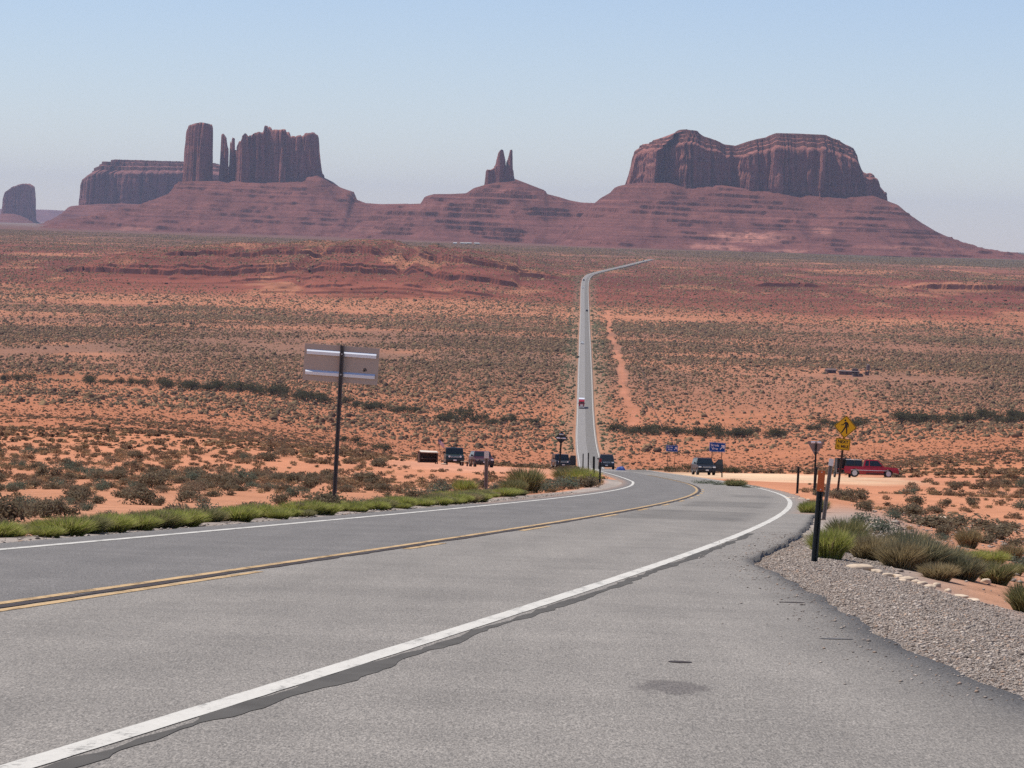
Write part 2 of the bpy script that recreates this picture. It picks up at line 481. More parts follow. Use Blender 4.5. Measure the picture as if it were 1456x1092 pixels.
# ------------------------------------------------------------------ the ground, one sheet to the horizon
def ground_hit(x, y, y0=250, y1=9000, n=6000):
    Ys = np.geomspace(y0, y1, n)
    p1, p2 = at(x, y, 1000.0), None
    X = p1.x / 1000 * Ys; Z = p1.z / 1000 * Ys
    g = Z - hz(X, Ys)
    i = np.argmax(g <= 0) if np.any(g <= 0) else n - 1
    return Vector((X[i], Ys[i], Z[i]))
trk = [ground_hit(*p) for p in [(862, 441), (868, 470), (875, 496), (882, 522), (890, 556), (900, 592), (908, 618)]]
trk.sort(key=lambda p: p.y)
TY, TX = np.array([p.y for p in trk]), np.array([p.x for p in trk])

def veg_patch(X, Y):
    return np.clip(0.92 + np.interp(Y, [200, 900, 1500], [2.2, 1.7, 1.5]) * fbm(X / np.interp(Y, [0, 400, 2000], [9, 30, 120]), Y / np.interp(Y, [0, 400, 2000], [14, 60, 170]), 4, 61), 0.04, 2.6)
def pads(X, Y):
    l = ss(1.6 - 1.2 * np.hypot((X + 3.0) / 8.5, (Y - 350) / 62) + 0.4 * fbm(X / 4, Y / 14, 3, 71))
    r = ss(1.9 - 1.5 * np.hypot((X - 26) / 11.5, (Y - 362) / 76) + 0.4 * fbm(X / 4, Y / 14, 3, 73))
    r2 = ss(1.9 - 1.5 * np.hypot((X - 34) / 13, (Y - 352) / 40) + 0.5 * fbm(X / 4, Y / 14, 3, 75))
    return l, r, r2
def soil(X, Y, Z):
    Yn = Y * (1 + 0.07 * fbm(X / 330, Y / 420, 4, 51) * ss((Y - 900) / 900))
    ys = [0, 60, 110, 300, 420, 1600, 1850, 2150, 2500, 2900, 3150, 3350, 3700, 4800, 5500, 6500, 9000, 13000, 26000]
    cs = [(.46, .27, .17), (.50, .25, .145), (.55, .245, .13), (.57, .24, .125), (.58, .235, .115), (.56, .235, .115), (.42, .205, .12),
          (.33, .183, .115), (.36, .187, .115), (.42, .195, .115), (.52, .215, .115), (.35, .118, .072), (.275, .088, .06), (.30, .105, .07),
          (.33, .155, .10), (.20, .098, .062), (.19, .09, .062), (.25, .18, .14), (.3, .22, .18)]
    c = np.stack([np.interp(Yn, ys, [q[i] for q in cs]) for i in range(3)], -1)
    p = fbm(X / 60, Y / 200, 4, 53)
    sandy = np.array([.60, .27, .145])
    k = (ss((p - 0.12) / 0.25) * ss((Yn - 1700) / 400) * (1 - ss((Yn - 6000) / 800)) * 0.75)[:, None]
    c = c * (1 - k) + sandy * k
    # the broad sand belts in front of the escarpment
    for y0, wd, s in ((3130, 120, 0.9), (2560, 60, 0.7), (2730, 40, 0.6)):
        k = (s * ss(1.4 - np.abs(Yn - y0) / wd + 0.5 * fbm(X / 40, Y / 60, 3, 55)))[:, None] * (1 - ss((X - 120) / 120))[:, None]
        c = c * (1 - k) + sandy * k
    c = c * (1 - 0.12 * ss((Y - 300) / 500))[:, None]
    l, r, r2 = pads(X, Y)
    c = c * (1 - l[:, None]) + np.array([.64, .31, .19]) * l[:, None]
    c = c * (1 - 0.8 * r2[:, None]) + np.array([.60, .25, .14]) * 0.8 * r2[:, None]
    c = c * (1 - r[:, None]) + np.array([.74, .50, .31]) * r[:, None]
    off = X - XC(np.clip(Y, -50, 5450))
    # grey road gravel spilling off the shoulders
    g = ss((14 - np.abs(off)) / 8) * ss((Y - 260) / 200) * (1 - ss((Y - 4200) / 600)) * 0.42
    c = c * (1 - g[:, None]) + np.array([.34, .26, .165]) * g[:, None]
    dr = off - ER(Y)
    g = ss(1 - (dr - 1.6) / 1.6) * (dr > -0.5) * (1 - ss((Y - 75) / 60))
    g2 = ss(1 - (EL - off - 0.7) / 0.9) * (off < EL + 0.5) * (Y < 260)
    g = np.maximum(g, g2)
    c = c * (1 - g[:, None]) + np.array([.37, .31, .26]) * g[:, None]
    tx = np.interp(Y, TY, TX)
    g = ss(1.5 - np.abs(X - tx - 3 * fbm(Y / 60, Y * 0, 3, 57)) / 2.0) * ((Y > TY[0]) & (Y < TY[-1])) * 0.7 * ss(0.75 + 1.6 * fbm(X / 9, Y / 45, 3, 77))
    c = c * (1 - g[:, None]) + np.array([.60, .26, .145]) * g[:, None]
    gk = (ss((X - 150) / 500) * ss((Y - 5600) / 700))[:, None]
    c = c * (1 - gk) + np.array([.115, .088, .056]) * gk
    # beds of darker shale in the escarpment
    k = (ss((Y - 3250) / 150) * (1 - ss((Y - 5000) / 800)))
    bd = 1 - 0.28 * k * ss((vn(Z / 1.7 + 3 * fbm(X / 200, Y / 400, 2, 59), X * 0, 58) - 0.45) / 0.25)
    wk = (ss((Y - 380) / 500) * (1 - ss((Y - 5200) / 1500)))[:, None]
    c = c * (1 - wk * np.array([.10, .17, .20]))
    return c * bd[:, None]
rows = [np.arange(-60, 10, 4.0), np.arange(10, 40, 0.35)]
y = 40.0; rr = []
while y < 2700: rr.append(y); y *= 1.0075
rows.append(np.array(rr)); rows.append(np.arange(y, 3280, 6.0)); rows.append(np.arange(3280, 4060, 2.0)); rows.append(np.arange(4060, 4500, 6.0)); rows.append(np.arange(4500, 5500, 14.0))
y = 5500.0; rr = []
while y < 29500: rr.append(y); y *= 1.02
rows.append(np.array(rr))
Yr = np.concatenate(rows)
tf = np.linspace(-0.2, 0.2, 420)
to_ = np.geomspace(0.202, 2.2, 45)
T = np.concatenate([-to_[::-1], tf, to_])
Wd = np.sqrt(Yr**2 + 28.0**2)
GX = Wd[:, None] * T[None, :] + 0 * Yr[:, None]; GY = Yr[:, None] + 0 * T[None, :]
gx, gy = GX.ravel(), GY.ravel()
gz = hz(gx, gy)
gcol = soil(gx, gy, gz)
# bare maroon ledges where the ground breaks off, shade of steep faces painted in
slp = np.gradient(gz.reshape(GX.shape), axis=0) / np.gradient(Yr)[:, None]
lk = (ss((slp.ravel() - 0.22) / 0.5) * (gy > 1600) * (gy < 5400))[:, None]
gcol = gcol * (1 - 0.95 * lk) + np.array([.07, .028, .027]) * 0.95 * lk
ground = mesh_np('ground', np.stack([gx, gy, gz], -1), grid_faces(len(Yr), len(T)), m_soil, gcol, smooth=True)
tag(ground, 'red and orange desert floor falling away from the road and rising to the buttes', 'ground', kind='structure')

# ------------------------------------------------------------------ the road
def heading(Y): return np.arctan((XC(Y + 1.0) - XC(Y - 1.0)) / 2.0)
def offset_pts(Y, o, lift=0.0):
    h = heading(Y)
    x = XC(Y) + o * np.cos(h); yv = Y - o * np.sin(h)
    return np.stack([x, yv, ZR(yv) + lift], -1)
ys = []
y = -25.0
while y < 5440: ys.append(y); y += max(0.5, min(12, abs(y) * 0.012))
YS = np.array(ys)
band = [on_road(1010, v).y for v in (741, 726, 721, 712, 706, 702)]
offs = list(np.linspace(EL, -3.45, 4)) + list(np.linspace(-3.3, -0.1, 14)) + list(np.linspace(0.0, 3.7, 18))
V, CC = [], []
nx = len(offs) + 8
for k in range(len(YS)):
    Y = YS[k]; er = float(ER(Y))
    oo = np.array(offs + list(np.linspace(3.9, er, 8)))
    P = offset_pts(np.full(nx, Y), oo)
    tone = np.ones(nx)
    L_ = oo < -0.02
    tone[L_] = 0.70
    wheel = np.exp(-((np.abs(oo) - 0.95) / 0.35)**2) + np.exp(-((np.abs(oo) - 2.7) / 0.35)**2)
    tone = tone * (1 + np.where(L_, 0.06, -0.075) * wheel * (np.abs(oo) < 3.5))
    if Y > 400: tone = np.where(L_, 1.05, 0.74)
    pv = oo > 3.75
    tone[pv] = 0.96 + 0.05 * vn(oo[pv] * 0.8, np.full(pv.sum(), Y * 0.25), 81)
    dk = 1.0
    for a, q, s, o0, o1 in ((band[0], band[1], .70, -0.1, 3.3), (band[2], band[3], .72, 0.3, 3.2), (band[4], band[5], .75, 1.2, 3.3)):
        e = ss((Y - a) / 2.0) * ss((q - Y) / 2.0)
        w_ = ss((oo - o0) / 0.5) * ss((o1 - oo) / 0.4)
        tone = tone * (1 - (1 - s) * e * w_ * (0.6 + 0.5 * vn(oo * 1.1, np.full(nx, Y * 0.4), 83)))
    tone[-2:] *= np.array([0.82, 0.66])
    col = np.stack([tone * 1.12, tone * 1.0, tone * 0.85], -1)
    col[L_] = np.stack([tone[L_] * 1.09, tone[L_] * 0.99, tone[L_] * 0.88], -1)
    dust = (np.clip((np.abs(oo + 0.05) - 3.7) / 0.5, 0, 1) * (1 if Y > 90 else 0) * (0.6 + 0.6 * vn(oo * 2, np.full(nx, Y * 0.12), 87)))[:, None]
    col = col * (1 - 0.5 * dust) + np.array([1.75, 1.05, 0.70]) * 0.5 * dust
    jag = 0.10 * fbm(np.array([Y * 0.9]), np.array([0.0]), 4, 85)[0] if Y < 230 else 0
    P[-1, 0] += jag
    sk = 0.3 + max(Y, 0) * 4e-4
    a0, a1 = P[0].copy(), P[-1].copy(); a0[2] -= sk; a1[2] -= sk; a0[0] -= 0.05; a1[0] += 0.05
    V += [a0, *P, a1]; CC += [col[0], *col, col[-1] * 0.8]
road = mesh_np('road', np.array(V), grid_faces(len(YS), nx + 2)[:, ::-1], m_asph, np.array(CC))
tag(road, 'two lane grey asphalt highway running down into the valley, with a paved pullout', 'road', kind='structure')

def strip(name, Y0, Y1, o_fn, w_fn, mat, lift=0.004, step=0.4):
    y = Y0; yv = []
    while y < Y1: yv.append(y); y += max(step, min(10, y * 0.012))
    yv.append(Y1); yv = np.array(yv)
    o, w = o_fn(yv), w_fn(yv)
    lf = lift + np.maximum(yv - 150, 0) * 6e-5
    V = []
    A, B = offset_pts(yv, o - w / 2), offset_pts(yv, o + w / 2)
    A[:, 2] += lf; B[:, 2] += lf
    V = np.stack([A, B], 1).reshape(-1, 3)
    return mesh_np(name, V, grid_faces(len(yv), 2)[:, ::-1], mat)
wl = lambda y: 0.15 + 0.09 * ss((y - 150) / 300) + 0.016 * fbm(y * 3.1, y * 0, 4, 91)
rough = lambda s, a: (lambda y: a * fbm(y * 1.3, y * 0, 4, s))
tag(strip('road_edge_line', 3, 5440, lambda y: 3.6 + 0 * y, wl, m_white), 'solid white edge line beside the paved pullout, right side of the highway', 'road marking', kind='structure')
tag(strip('road_edge_line', 3, 5440, lambda y: -3.6 + 0 * y, wl, m_white), 'solid white edge line along the grassy left side of the highway', 'road marking', kind='structure')
tag(strip('centre_line', 3, 330, lambda y: -0.15 + 0 * y, lambda y: 0.11 + 0.016 * fbm(y * 2, y * 0, 3, 93), m_yellow), 'solid yellow centre line along the cracked road joint', 'road marking', kind='structure')
for a, b_ in [(22.5, 35.5), (45.1, 48.6), (58.1, 62.6), (74.2, 78.7)] + [(86.6 + 12.2 * k, 90.6 + 12.2 * k) for k in range(8)]:
    tag(strip('centre_dash', a, b_, lambda y: 0.15 + 0 * y, lambda y: 0.11 + 0.014 * fbm(y * 2, y * 0, 3, 95), m_yellow),
        'broken yellow centre dash on the right of the cracked joint', 'road marking', 'yellow centre dashes', kind='structure')
tag(strip('road_crack', 3, 330, rough(97, 0.03), lambda y: 0.11 + 0.08 * fbm(y * 1.9, y * 0, 4, 99), m_crack, 0.006, 0.15), 'dark ragged crack along the middle joint of the road', 'crack', kind='structure')
tag(strip('tar_strip', 8, 62, lambda y: 3.765 + 0.05 * fbm(y * 0.5, y * 0, 3, 101), lambda y: np.maximum(0.02, 0.115 + 0.15 * fbm(y * 0.9, y * 0, 5, 103) + 0.07 * fbm(y * 5, y * 0, 3, 104)), m_tar, 0.003, 0.05),
    'dark grey tar strip with ragged edge beside the white edge line', 'tar strip', kind='structure')
# dark seam cracks in the far right lane
def blot(name, px, py, rx, ry, mat, label, seed):
    c = on_road(px, py)
    r_ = np.random.default_rng(seed)
    th = np.linspace(0, 2 * math.pi, 40, endpoint=False)
    k = 1 + 0.22 * fbm(np.cos(th) * 1.5 + 5, np.sin(th) * 1.5, 3, seed)
    x = c.x + rx * k * np.cos(th); yv = c.y + ry * k * np.sin(th)
    V = np.concatenate([[[c.x, c.y, float(ZR(c.y)) + 0.004]], np.stack([x, yv, ZR(yv) + 0.004], -1)])
    Fc = [(0, i + 1, (i + 1) % 40 + 1) for i in range(40)]
    return tag(mesh_np(name, V, Fc, mat), label, 'stain', kind='structure')
blot('skid_mark', 967, 942, 0.075, 0.10, m_crack, 'short black skid mark on the pullout above the oval stain', 5)
blot('skid_mark', 1125, 857, 0.13, 0.07, m_crack, 'thin black scratch on the pullout nearest the white line', 6)
blot('skid_mark', 1190, 909, 0.13, 0.07, m_stain, 'faint dark scratch on the pullout beside the gravel', 8)

# ------------------------------------------------------------------ buttes
def traced(pts, Y):
    w = [at(x, y, Y) for x, y in pts]
    xs = np.array([p.x for p in w]); zs = np.array([p.z for p in w])
    xs = xs + np.arange(len(xs)) * 1e-6
    o = np.argsort(xs, kind='stable')
    return xs[o], zs[o]
def cliff(name, parent, sky, base, Y, thick, seed, flute=9.0, ring=None, res=2.6, tone=(1, 1, 1), boxy=0.30, bury=35, mat=None, batter=0.05, label=None, plan=None, fs=1.0):
    """closed rock wall: plan outline fluted with cracks, height from the traced skyline"""
    sx, sz = traced(sky, Y); bx, bz = traced(base, Y)
    x0, x1 = sx[0], sx[-1]
    cx, a, b_ = (x0 + x1) / 2, (x1 - x0) / 2, thick / 2
    top = lambda X: np.interp(X, sx, sz)
    bot = lambda X: np.interp(X, bx, bz) - bury
    th = np.linspace(0, 2 * math.pi, 4000, endpoint=False)
    sg = lambda v, e: np.sign(v) * np.abs(v)**e
    px = cx + a * sg(np.cos(th), boxy); py = Y - b_ * sg(np.sin(th), boxy)
    if plan:
        q = np.array(plan + plan[:1], float); q[:, 0] = cx + a * q[:, 0]; q[:, 1] = Y + b_ * q[:, 1]
        ql = np.concatenate([[0], np.cumsum(np.hypot(*np.diff(q, axis=0).T))])
        uu = np.linspace(0, ql[-1], 4000, endpoint=False)
        px, py = np.interp(uu, ql, q[:, 0]), np.interp(uu, ql, q[:, 1])
        kk = int(4000 * min(14.0, a * 0.12) / ql[-1]) | 1
        ker = np.ones(kk) / kk
        px = np.convolve(np.concatenate([px[-kk:], px, px[:kk]]), ker, 'same')[kk:-kk]; py = np.convolve(np.concatenate([py[-kk:], py, py[:kk]]), ker, 'same')[kk:-kk]
    dl = np.hypot(np.diff(np.append(px, px[0])), np.diff(np.append(py, py[0])))
    L = np.concatenate([[0], np.cumsum(dl)])
    n = int(L[-1] / res)
    u = np.linspace(0, L[-1], n, endpoint=False)
    PX = np.interp(u, L, np.append(px, px[0])); PY = np.interp(u, L, np.append(py, py[0]))
    nx_, ny_ = np.gradient(PY), -np.gradient(PX)
    q = np.hypot(nx_, ny_) + 1e-9
    nx_, ny_ = -nx_ / q, -ny_ / q
    if np.mean(nx_ * (PX - cx) + ny_ * (PY - Y)) < 0: nx_, ny_ = -nx_, -ny_
    ring = ring or [(0, 1.0), (0.06, 0.955), (0.14, 0.985), (0.5, 1.0), (1.0, 1.0)]
    H = float(np.max(sz) - np.min(bz))
    lv = [(0.0, i / 26.0, True) for i in range(27)]
    rings = []
    rim = ring[0][1]
    for i in range(31):
        v = i / 30.0
        rings.append((batter * v, v * rim, 1.0, v, 1.0))
    for j in range(1, len(ring)):
        ins, hv = ring[j]
        up = j + 1 < len(ring) and ring[j + 1][0] - ins < 0.005
        dn = ins - ring[j - 1][0] < 0.005
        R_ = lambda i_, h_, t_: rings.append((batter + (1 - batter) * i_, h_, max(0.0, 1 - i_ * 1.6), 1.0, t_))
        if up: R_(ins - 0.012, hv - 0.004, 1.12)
        R_(ins, hv, 0.42 if (up or dn) else 1.05)  # dark hard bed on each riser, with its shade put into the tone
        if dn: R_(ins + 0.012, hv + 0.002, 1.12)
    UX, UY = PX / fs, PY / fs
    V = []
    for ins, hv, fl, v, tn in rings:
        # tall columns split by cracks, alcoves, small ledges
        f1 = fbm(UX / 150 + 7 * seed, UY / 150, 2, seed)
        f4 = 1 - 2.2 * np.abs(fbm(UX / 62 + seed, UY / 62 + v * 0.12, 2, seed + 21))
        cr = np.abs(fbm(UX / 30, UY / 30 + v * 0.3, 3, seed + 3))
        f2 = -np.exp(-(cr / 0.085)**2)
        f3 = fbm(UX / 13, UY / 13 + v * 1.6, 3, seed + 5)
        f5 = (1 - v) * fbm(UX / 48 + 3, UY / 48 + v * 0.8, 3, seed + 25)
        led = 0.45 * (vn(np.full(n, v * 11.0) + 0.8 * fbm(UX / 90, UY / 90, 2, seed + 27), UX / 160, seed + 8) - 0.5)
        d = flute * fl * (1.2 * f1 + 0.95 * f4 + 1.1 * f2 + 0.65 * f3 + 1.1 * f5 + led)
        X_ = PX + nx_ * d * min(1, a / 40); Y_ = PY + ny_ * d
        ins = np.clip(ins * (1 + 0.35 * fl * fbm(PX / 55, PY / 55 + ins * 3, 3, seed + 29)), 0, 1)
        m_in = min(a, b_)
        spine = np.clip(X_, cx - max(a - m_in, 0), cx + max(a - m_in, 0))
        X2 = X_ + (spine - X_) * ins; Y2 = Y_ + (Y - Y_) * ins
        zb, zt = bot(X2), top(np.clip(X2, x0, x1))
        jag = flute * 0.38 * fbm(PX / 9, PY / 9, 3, seed + 9) * (v if fl > 0 else 0) * fl
        V.append(np.stack([X2, Y2, zb + (zt - zb) * hv + jag * (hv > 0.6)], -1))
    V = np.concatenate(V)
    Fc = grid_faces(len(rings), n, True)
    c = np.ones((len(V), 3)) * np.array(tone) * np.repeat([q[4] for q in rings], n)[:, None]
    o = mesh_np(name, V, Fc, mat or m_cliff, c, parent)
    if label: o['label'] = label
    return o
def talus(name, parent, ridge, Y, thick, front, back, seed, res=(5.0, 4.0), sand=None, tone=(1, 1, 1), step=17.0, p=1.55, ledge=0.6, half=None, fade=(160, 160)):
    """apron of broken shale: ridge height from the traced outline, falling off to both sides"""
    rx, rz = traced(ridge, Y)
    x0, x1 = rx[0], rx[-1]
    X = np.arange(x0, x1 + res[0], res[0])
    th = np.interp(X, rx, np.interp(rx, *(half or ([x0, x1], [thick / 2, thick / 2])))) if half else np.full(len(X), thick / 2.0)
    ends = np.minimum(ss((X - x0) / 90), ss((x1 - X) / 90))
    Yv = np.concatenate([np.arange(Y - front - thick / 2, Y + thick / 2, res[1]), np.arange(Y + thick / 2, Y + thick / 2 + back, res[1] * 4)])
    gx, gy = np.meshgrid(X, Yv)
    zr = np.interp(gx, rx, rz)
    g = hz(gx.ravel(), gy.ravel()).reshape(gx.shape) - 6
    wob = 1 + 0.22 * fbm(gx / 210, gx * 0 + seed, 3, seed)
    tt = np.broadcast_to(th * ends, gx.shape)
    d = np.where(gy < Y, (Y - tt) - gy, gy - (Y + tt))
    Lr = np.where(gy < Y, front * wob, back)
    tq = np.clip(d / Lr, 0, 1)
    prof = (1 - tq)**p * np.minimum(ss((gx - x0) / fade[0]), ss((x1 - gx) / fade[1]))
    prof = prof * (1 - 0.10 * np.sin(tq * math.pi) * fbm(gx / 60, gy / 400, 3, seed + 2))
    h = g + (zr - g) * prof
    k = ss(d / 40) * ss((h - g) / 12)
    h = h + k * (8.0 * (0.5 - 2 * np.abs(fbm(gx / 70 + 0.3 * fbm(gx / 90, gy / 120, 2, seed + 28), gy / 300, 3, seed + 8))) + 3.0 * fbm(gx / 30, gy / 110, 4, seed + 38))
    # flat-lying beds: every hard bed stands out as a small cliff that follows the gullies
    q = h + 1.5 * fbm(gx / 300, gy / 300, 2, seed + 4) + 0.02 * gx
    q = q + 9.0 * vn(q / 17, gx / 700, seed + 44) - 4.5
    q0 = h.copy()
    ms = ss((fbm(gx / 75, q / 14, 4, seed + 6) + 0.03) / 0.14)
    h = h + (terr(q, step * 0.8, 0.045) - q) * ledge * ms * k
    m2 = ss((fbm(gx / 50, q / 6, 4, seed + 16) - 0.02) / 0.15)
    h = h + (terr(q + 3, step * 0.27, 0.10) - q - 3) * 0.55 * k * m2
    h = h + k * (0.9 * fbm(gx / 11, gy / 12, 3, seed + 10) + 1.2 * np.maximum(0, vn(gx / 7, gy / 8, seed + 11) - 0.72) * 6 * (1 - tq))
    c = np.ones(gx.shape + (3,)) * np.array(tone)
    sl = np.gradient(h, axis=0) / np.gradient(Yv)[:, None]
    c *= (1 - 0.62 * ss((sl - 0.60) / 0.5))[..., None]  # steep bed faces darkened in the colour to stand in for shade
    c *= (1 + 0.15 * (2 * vn(q / 3.1 + 0.6 * fbm(gx / 200, gy / 200, 2, seed + 13), gx / 900, seed + 12) - 1))[..., None]
    if sand:
        for (sx, sy, ra, rb, s) in sand:
            w = at(sx, sy, Y - front * 0.6)
            kx = ss(1.5 - 1.2 * np.hypot((gx - w.x) / ra, (h - w.z) / rb) + 0.6 * fbm(gx / 40, gy / 60, 4, seed + 14))[..., None] * s
            spots = (1 - 0.55 * ss((vn(gx / 9, gy / 14, seed + 15) - 0.72) / 0.1))[..., None]
            c = c * (1 - kx) + np.array([2.5, 2.9, 2.7]) * kx * spots
    return mesh_np(name, np.stack([gx, gy, h], -1).reshape(-1, 3), grid_faces(len(Yv), len(X)), m_talus, c.reshape(-1, 3), parent, smooth=True)

def butte(label, px, py, Y):
    p = at(px, py, Y)
    return tag(empty('butte', p), label, 'butte')
def settle(root):
    for ch in root.children: ch.matrix_parent_inverse = Matrix.Translation(root.location).inverted()

# far left butte
B = butte('small hazy flat-topped butte alone at the far left edge', 28, 316, 15500)
cliff('cliff', B, [(5, 303), (6, 285), (9, 274), (20, 266), (32, 262), (39, 261), (47, 265), (49, 285), (50, 306)], [(5, 304), (50, 306)], 15500, 130, 111, 6, res=3.2)
talus('talus', B, [(-40, 318), (-15, 309), (4, 303.5), (27, 304), (50, 306), (60, 313), (72, 320)], 15500, 110, 500, 300, 113, (9, 16))
settle(B)
# long mesa behind the tower
B = butte('long flat-topped mesa standing behind the leftmost tower', 200, 300, 12300)
mesa_sky = [(112, 292), (113, 268), (115, 246), (122, 241), (134, 235), (153, 227.5), (200, 229), (257, 230.5), (311, 233), (345, 236), (352, 262)]
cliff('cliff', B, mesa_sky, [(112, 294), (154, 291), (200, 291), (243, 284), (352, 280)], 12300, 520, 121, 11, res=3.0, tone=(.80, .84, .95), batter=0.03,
      plan=[(-1, 0.6), (-0.97, -0.1), (-0.90, -0.75), (-0.8, -1), (-0.5, -0.9), (-0.3, -1), (0.1, -0.9), (1, -1), (1, 1), (-1, 1)],
      ring=[(0, 0.74), (0.05, 0.77), (0.15, 0.81), (0.153, 0.87), (0.25, 0.89), (0.253, 0.95), (0.40, 0.96), (0.403, 1.0), (1.0, 1.0)])
talus('talus', B, [(50, 328), (64, 322), (89, 309), (111, 294), (154, 290), (200, 290), (352, 288), (420, 292)], 12300, 500, 700, 400, 123, (8, 10))
settle(B)
# castle group
YB = 9900
B = butte('castle-like butte with a tall square tower, thin pinnacles and a broad block', 350, 300, YB)
cliff('tower', B, [(258, 258), (258.2, 250), (259, 228), (263, 204.5), (265.3, 187), (269.2, 178.4), (279.5, 175.7), (290.5, 174.8), (299.5, 176.8), (301.2, 181), (301.6, 246)],
      [(257, 259), (272, 260), (286, 258), (298, 250)], YB - 30, 95, 131, 5.5, res=1.4, batter=0.07, fs=0.5, plan=[(-1, 0.15), (-0.7, -0.3), (0.38, -1), (0.72, -0.75), (1, -0.1), (1, 1), (-0.7, 1)])
cliff('pinnacle', B, [(311.6, 253), (312, 212), (314, 209.5), (314.6, 192), (317.4, 190), (321.4, 196), (322.8, 208), (324.4, 212), (324.8, 250)], [(311, 256), (325, 254)], YB - 10, 34, 133, 1.8, res=1.0, batter=0.03, fs=0.3, plan=[(-1, 0), (0.3, -1), (1, -0.2), (0.8, 1), (-0.8, 1)])
cliff('pinnacle', B, [(325, 252), (325.4, 226), (327, 212), (327.3, 199), (330.8, 195.6), (333.4, 196.6), (333.7, 244)], [(324, 254), (334, 251)], YB + 5, 30, 135, 1.6, res=1.0, batter=0.03, fs=0.3, plan=[(-1, 0), (0.3, -1), (1, -0.2), (0.8, 1), (-0.8, 1)])
cliff('pinnacle', B, [(335, 250), (336.4, 209), (340.3, 201.3), (343.8, 200.5), (345, 193.4), (349, 189.5), (352.2, 193.4), (353.2, 206), (356, 230), (356.5, 250)], [(335, 257), (358, 258)], YB - 62, 44, 136, 2.4, res=1.1, batter=0.03, fs=0.35, plan=[(-1, 0), (-0.2, -1), (0.2, -0.6), (0.6, -1), (1, -0.2), (1, 1), (-0.8, 1)])
cliff('cliff', B, [(340, 252), (341, 214), (347, 203), (351, 199), (355, 193.6), (358.5, 194), (364, 190.3), (377.2, 187.9), (378.2, 180), (383, 180.3), (384.5, 185), (398, 185.9), (409, 186.2), (411, 192.4), (418.5, 195.8), (429.6, 194), (432, 197.2), (435, 191), (442, 189.6), (449.4, 189.3), (451.8, 196), (452.6, 246)],
      [(334, 258), (386, 262), (420, 257), (453, 250)], YB, 160, 137, 13, res=1.6, batter=0.03, fs=0.55,
      plan=[(-1, 0.1), (-0.88, -0.75), (-0.6, -0.6), (-0.5, -0.95), (-0.22, -0.75), (0.0, -1.05), (0.22, -1.0), (0.34, -0.62), (0.62, -0.85), (0.7, -0.6), (0.86, -0.9), (1, -0.3), (1, 1), (-1, 1)],
      ring=[(0, 0.965), (0.04, 1.0), (0.2, 0.985), (0.5, 0.965), (1.0, 0.965)])
talus('talus', B, [(40, 333), (64, 325), (80, 316), (110, 311), (150, 303), (200, 293), (243, 276), (258, 259), (286, 258), (311, 256), (334, 258), (386, 260), (420, 255), (453, 249), (471, 258), (482, 266), (492, 269.5), (503, 273), (504.5, 283), (520, 289), (545, 290.5), (600, 289.5), (660, 291)],
      YB, 150, 900, 500, 139, (5, 4.5), sand=[(205, 326, 60, 7, 0.5)], half=([0, 1], [75, 75]))
settle(B)
# slender spires in the middle
YK = 9300
B = butte('slender twin-spired butte on a low terraced ridge in the middle', 712, 280, YK)
cliff('cliff', B, [(689.2, 263), (690.7, 244), (692.5, 240.8), (695, 242), (699.3, 241), (702, 240), (705, 236), (712, 233), (720, 236), (727, 238), (730.2, 243), (731.2, 254)], [(688, 265), (731, 262)], YK, 62, 141, 2.6, res=1.2, batter=0.03, fs=0.4,
      plan=[(-1, 0), (-0.8, -0.8), (-0.4, -0.65), (-0.1, -1), (0.3, -0.7), (0.6, -1), (1, -0.3), (1, 1), (-1, 1)])
cliff('pinnacle', B, [(702, 250), (702.6, 236.8), (704.8, 233.9), (705.9, 226.5), (707.9, 224.3), (708.3, 217.7), (711, 214), (713.6, 212.2), (715.8, 214), (716.9, 222.9), (718.5, 226.5), (719.6, 240), (720, 250)], [(701, 264), (720, 264)], YK - 12, 44, 142, 1.8, res=1.0, batter=0.03, fs=0.35, plan=[(-1, 0), (-0.1, -1), (0.6, -0.7), (1, 0), (0.8, 1), (-0.8, 1)])
cliff('pinnacle', B, [(718.6, 250), (719.8, 231), (722.8, 224.3), (724.4, 221.4), (724.9, 213.3), (728.7, 213), (729, 235.3), (729.6, 250)], [(717, 262), (731, 258)], YK - 4, 36, 143, 1.2, res=1.0, batter=0.03, fs=0.3, plan=[(-1, 0), (0.2, -1), (1, -0.2), (0.8, 1), (-0.8, 1)])
talus('talus', B, [(470, 304), (523, 293), (560, 291), (600, 289.5), (602, 281.5), (608, 278.5), (618, 276), (640, 276), (663, 275), (674, 267.5), (688, 263.5), (732, 254.5), (775, 271), (778, 276), (794, 280), (810, 285), (826, 288), (850, 289), (900, 292), (960, 300)],
      YK, 60, 760, 400, 145, (5, 4), ledge=0.85)
settle(B)
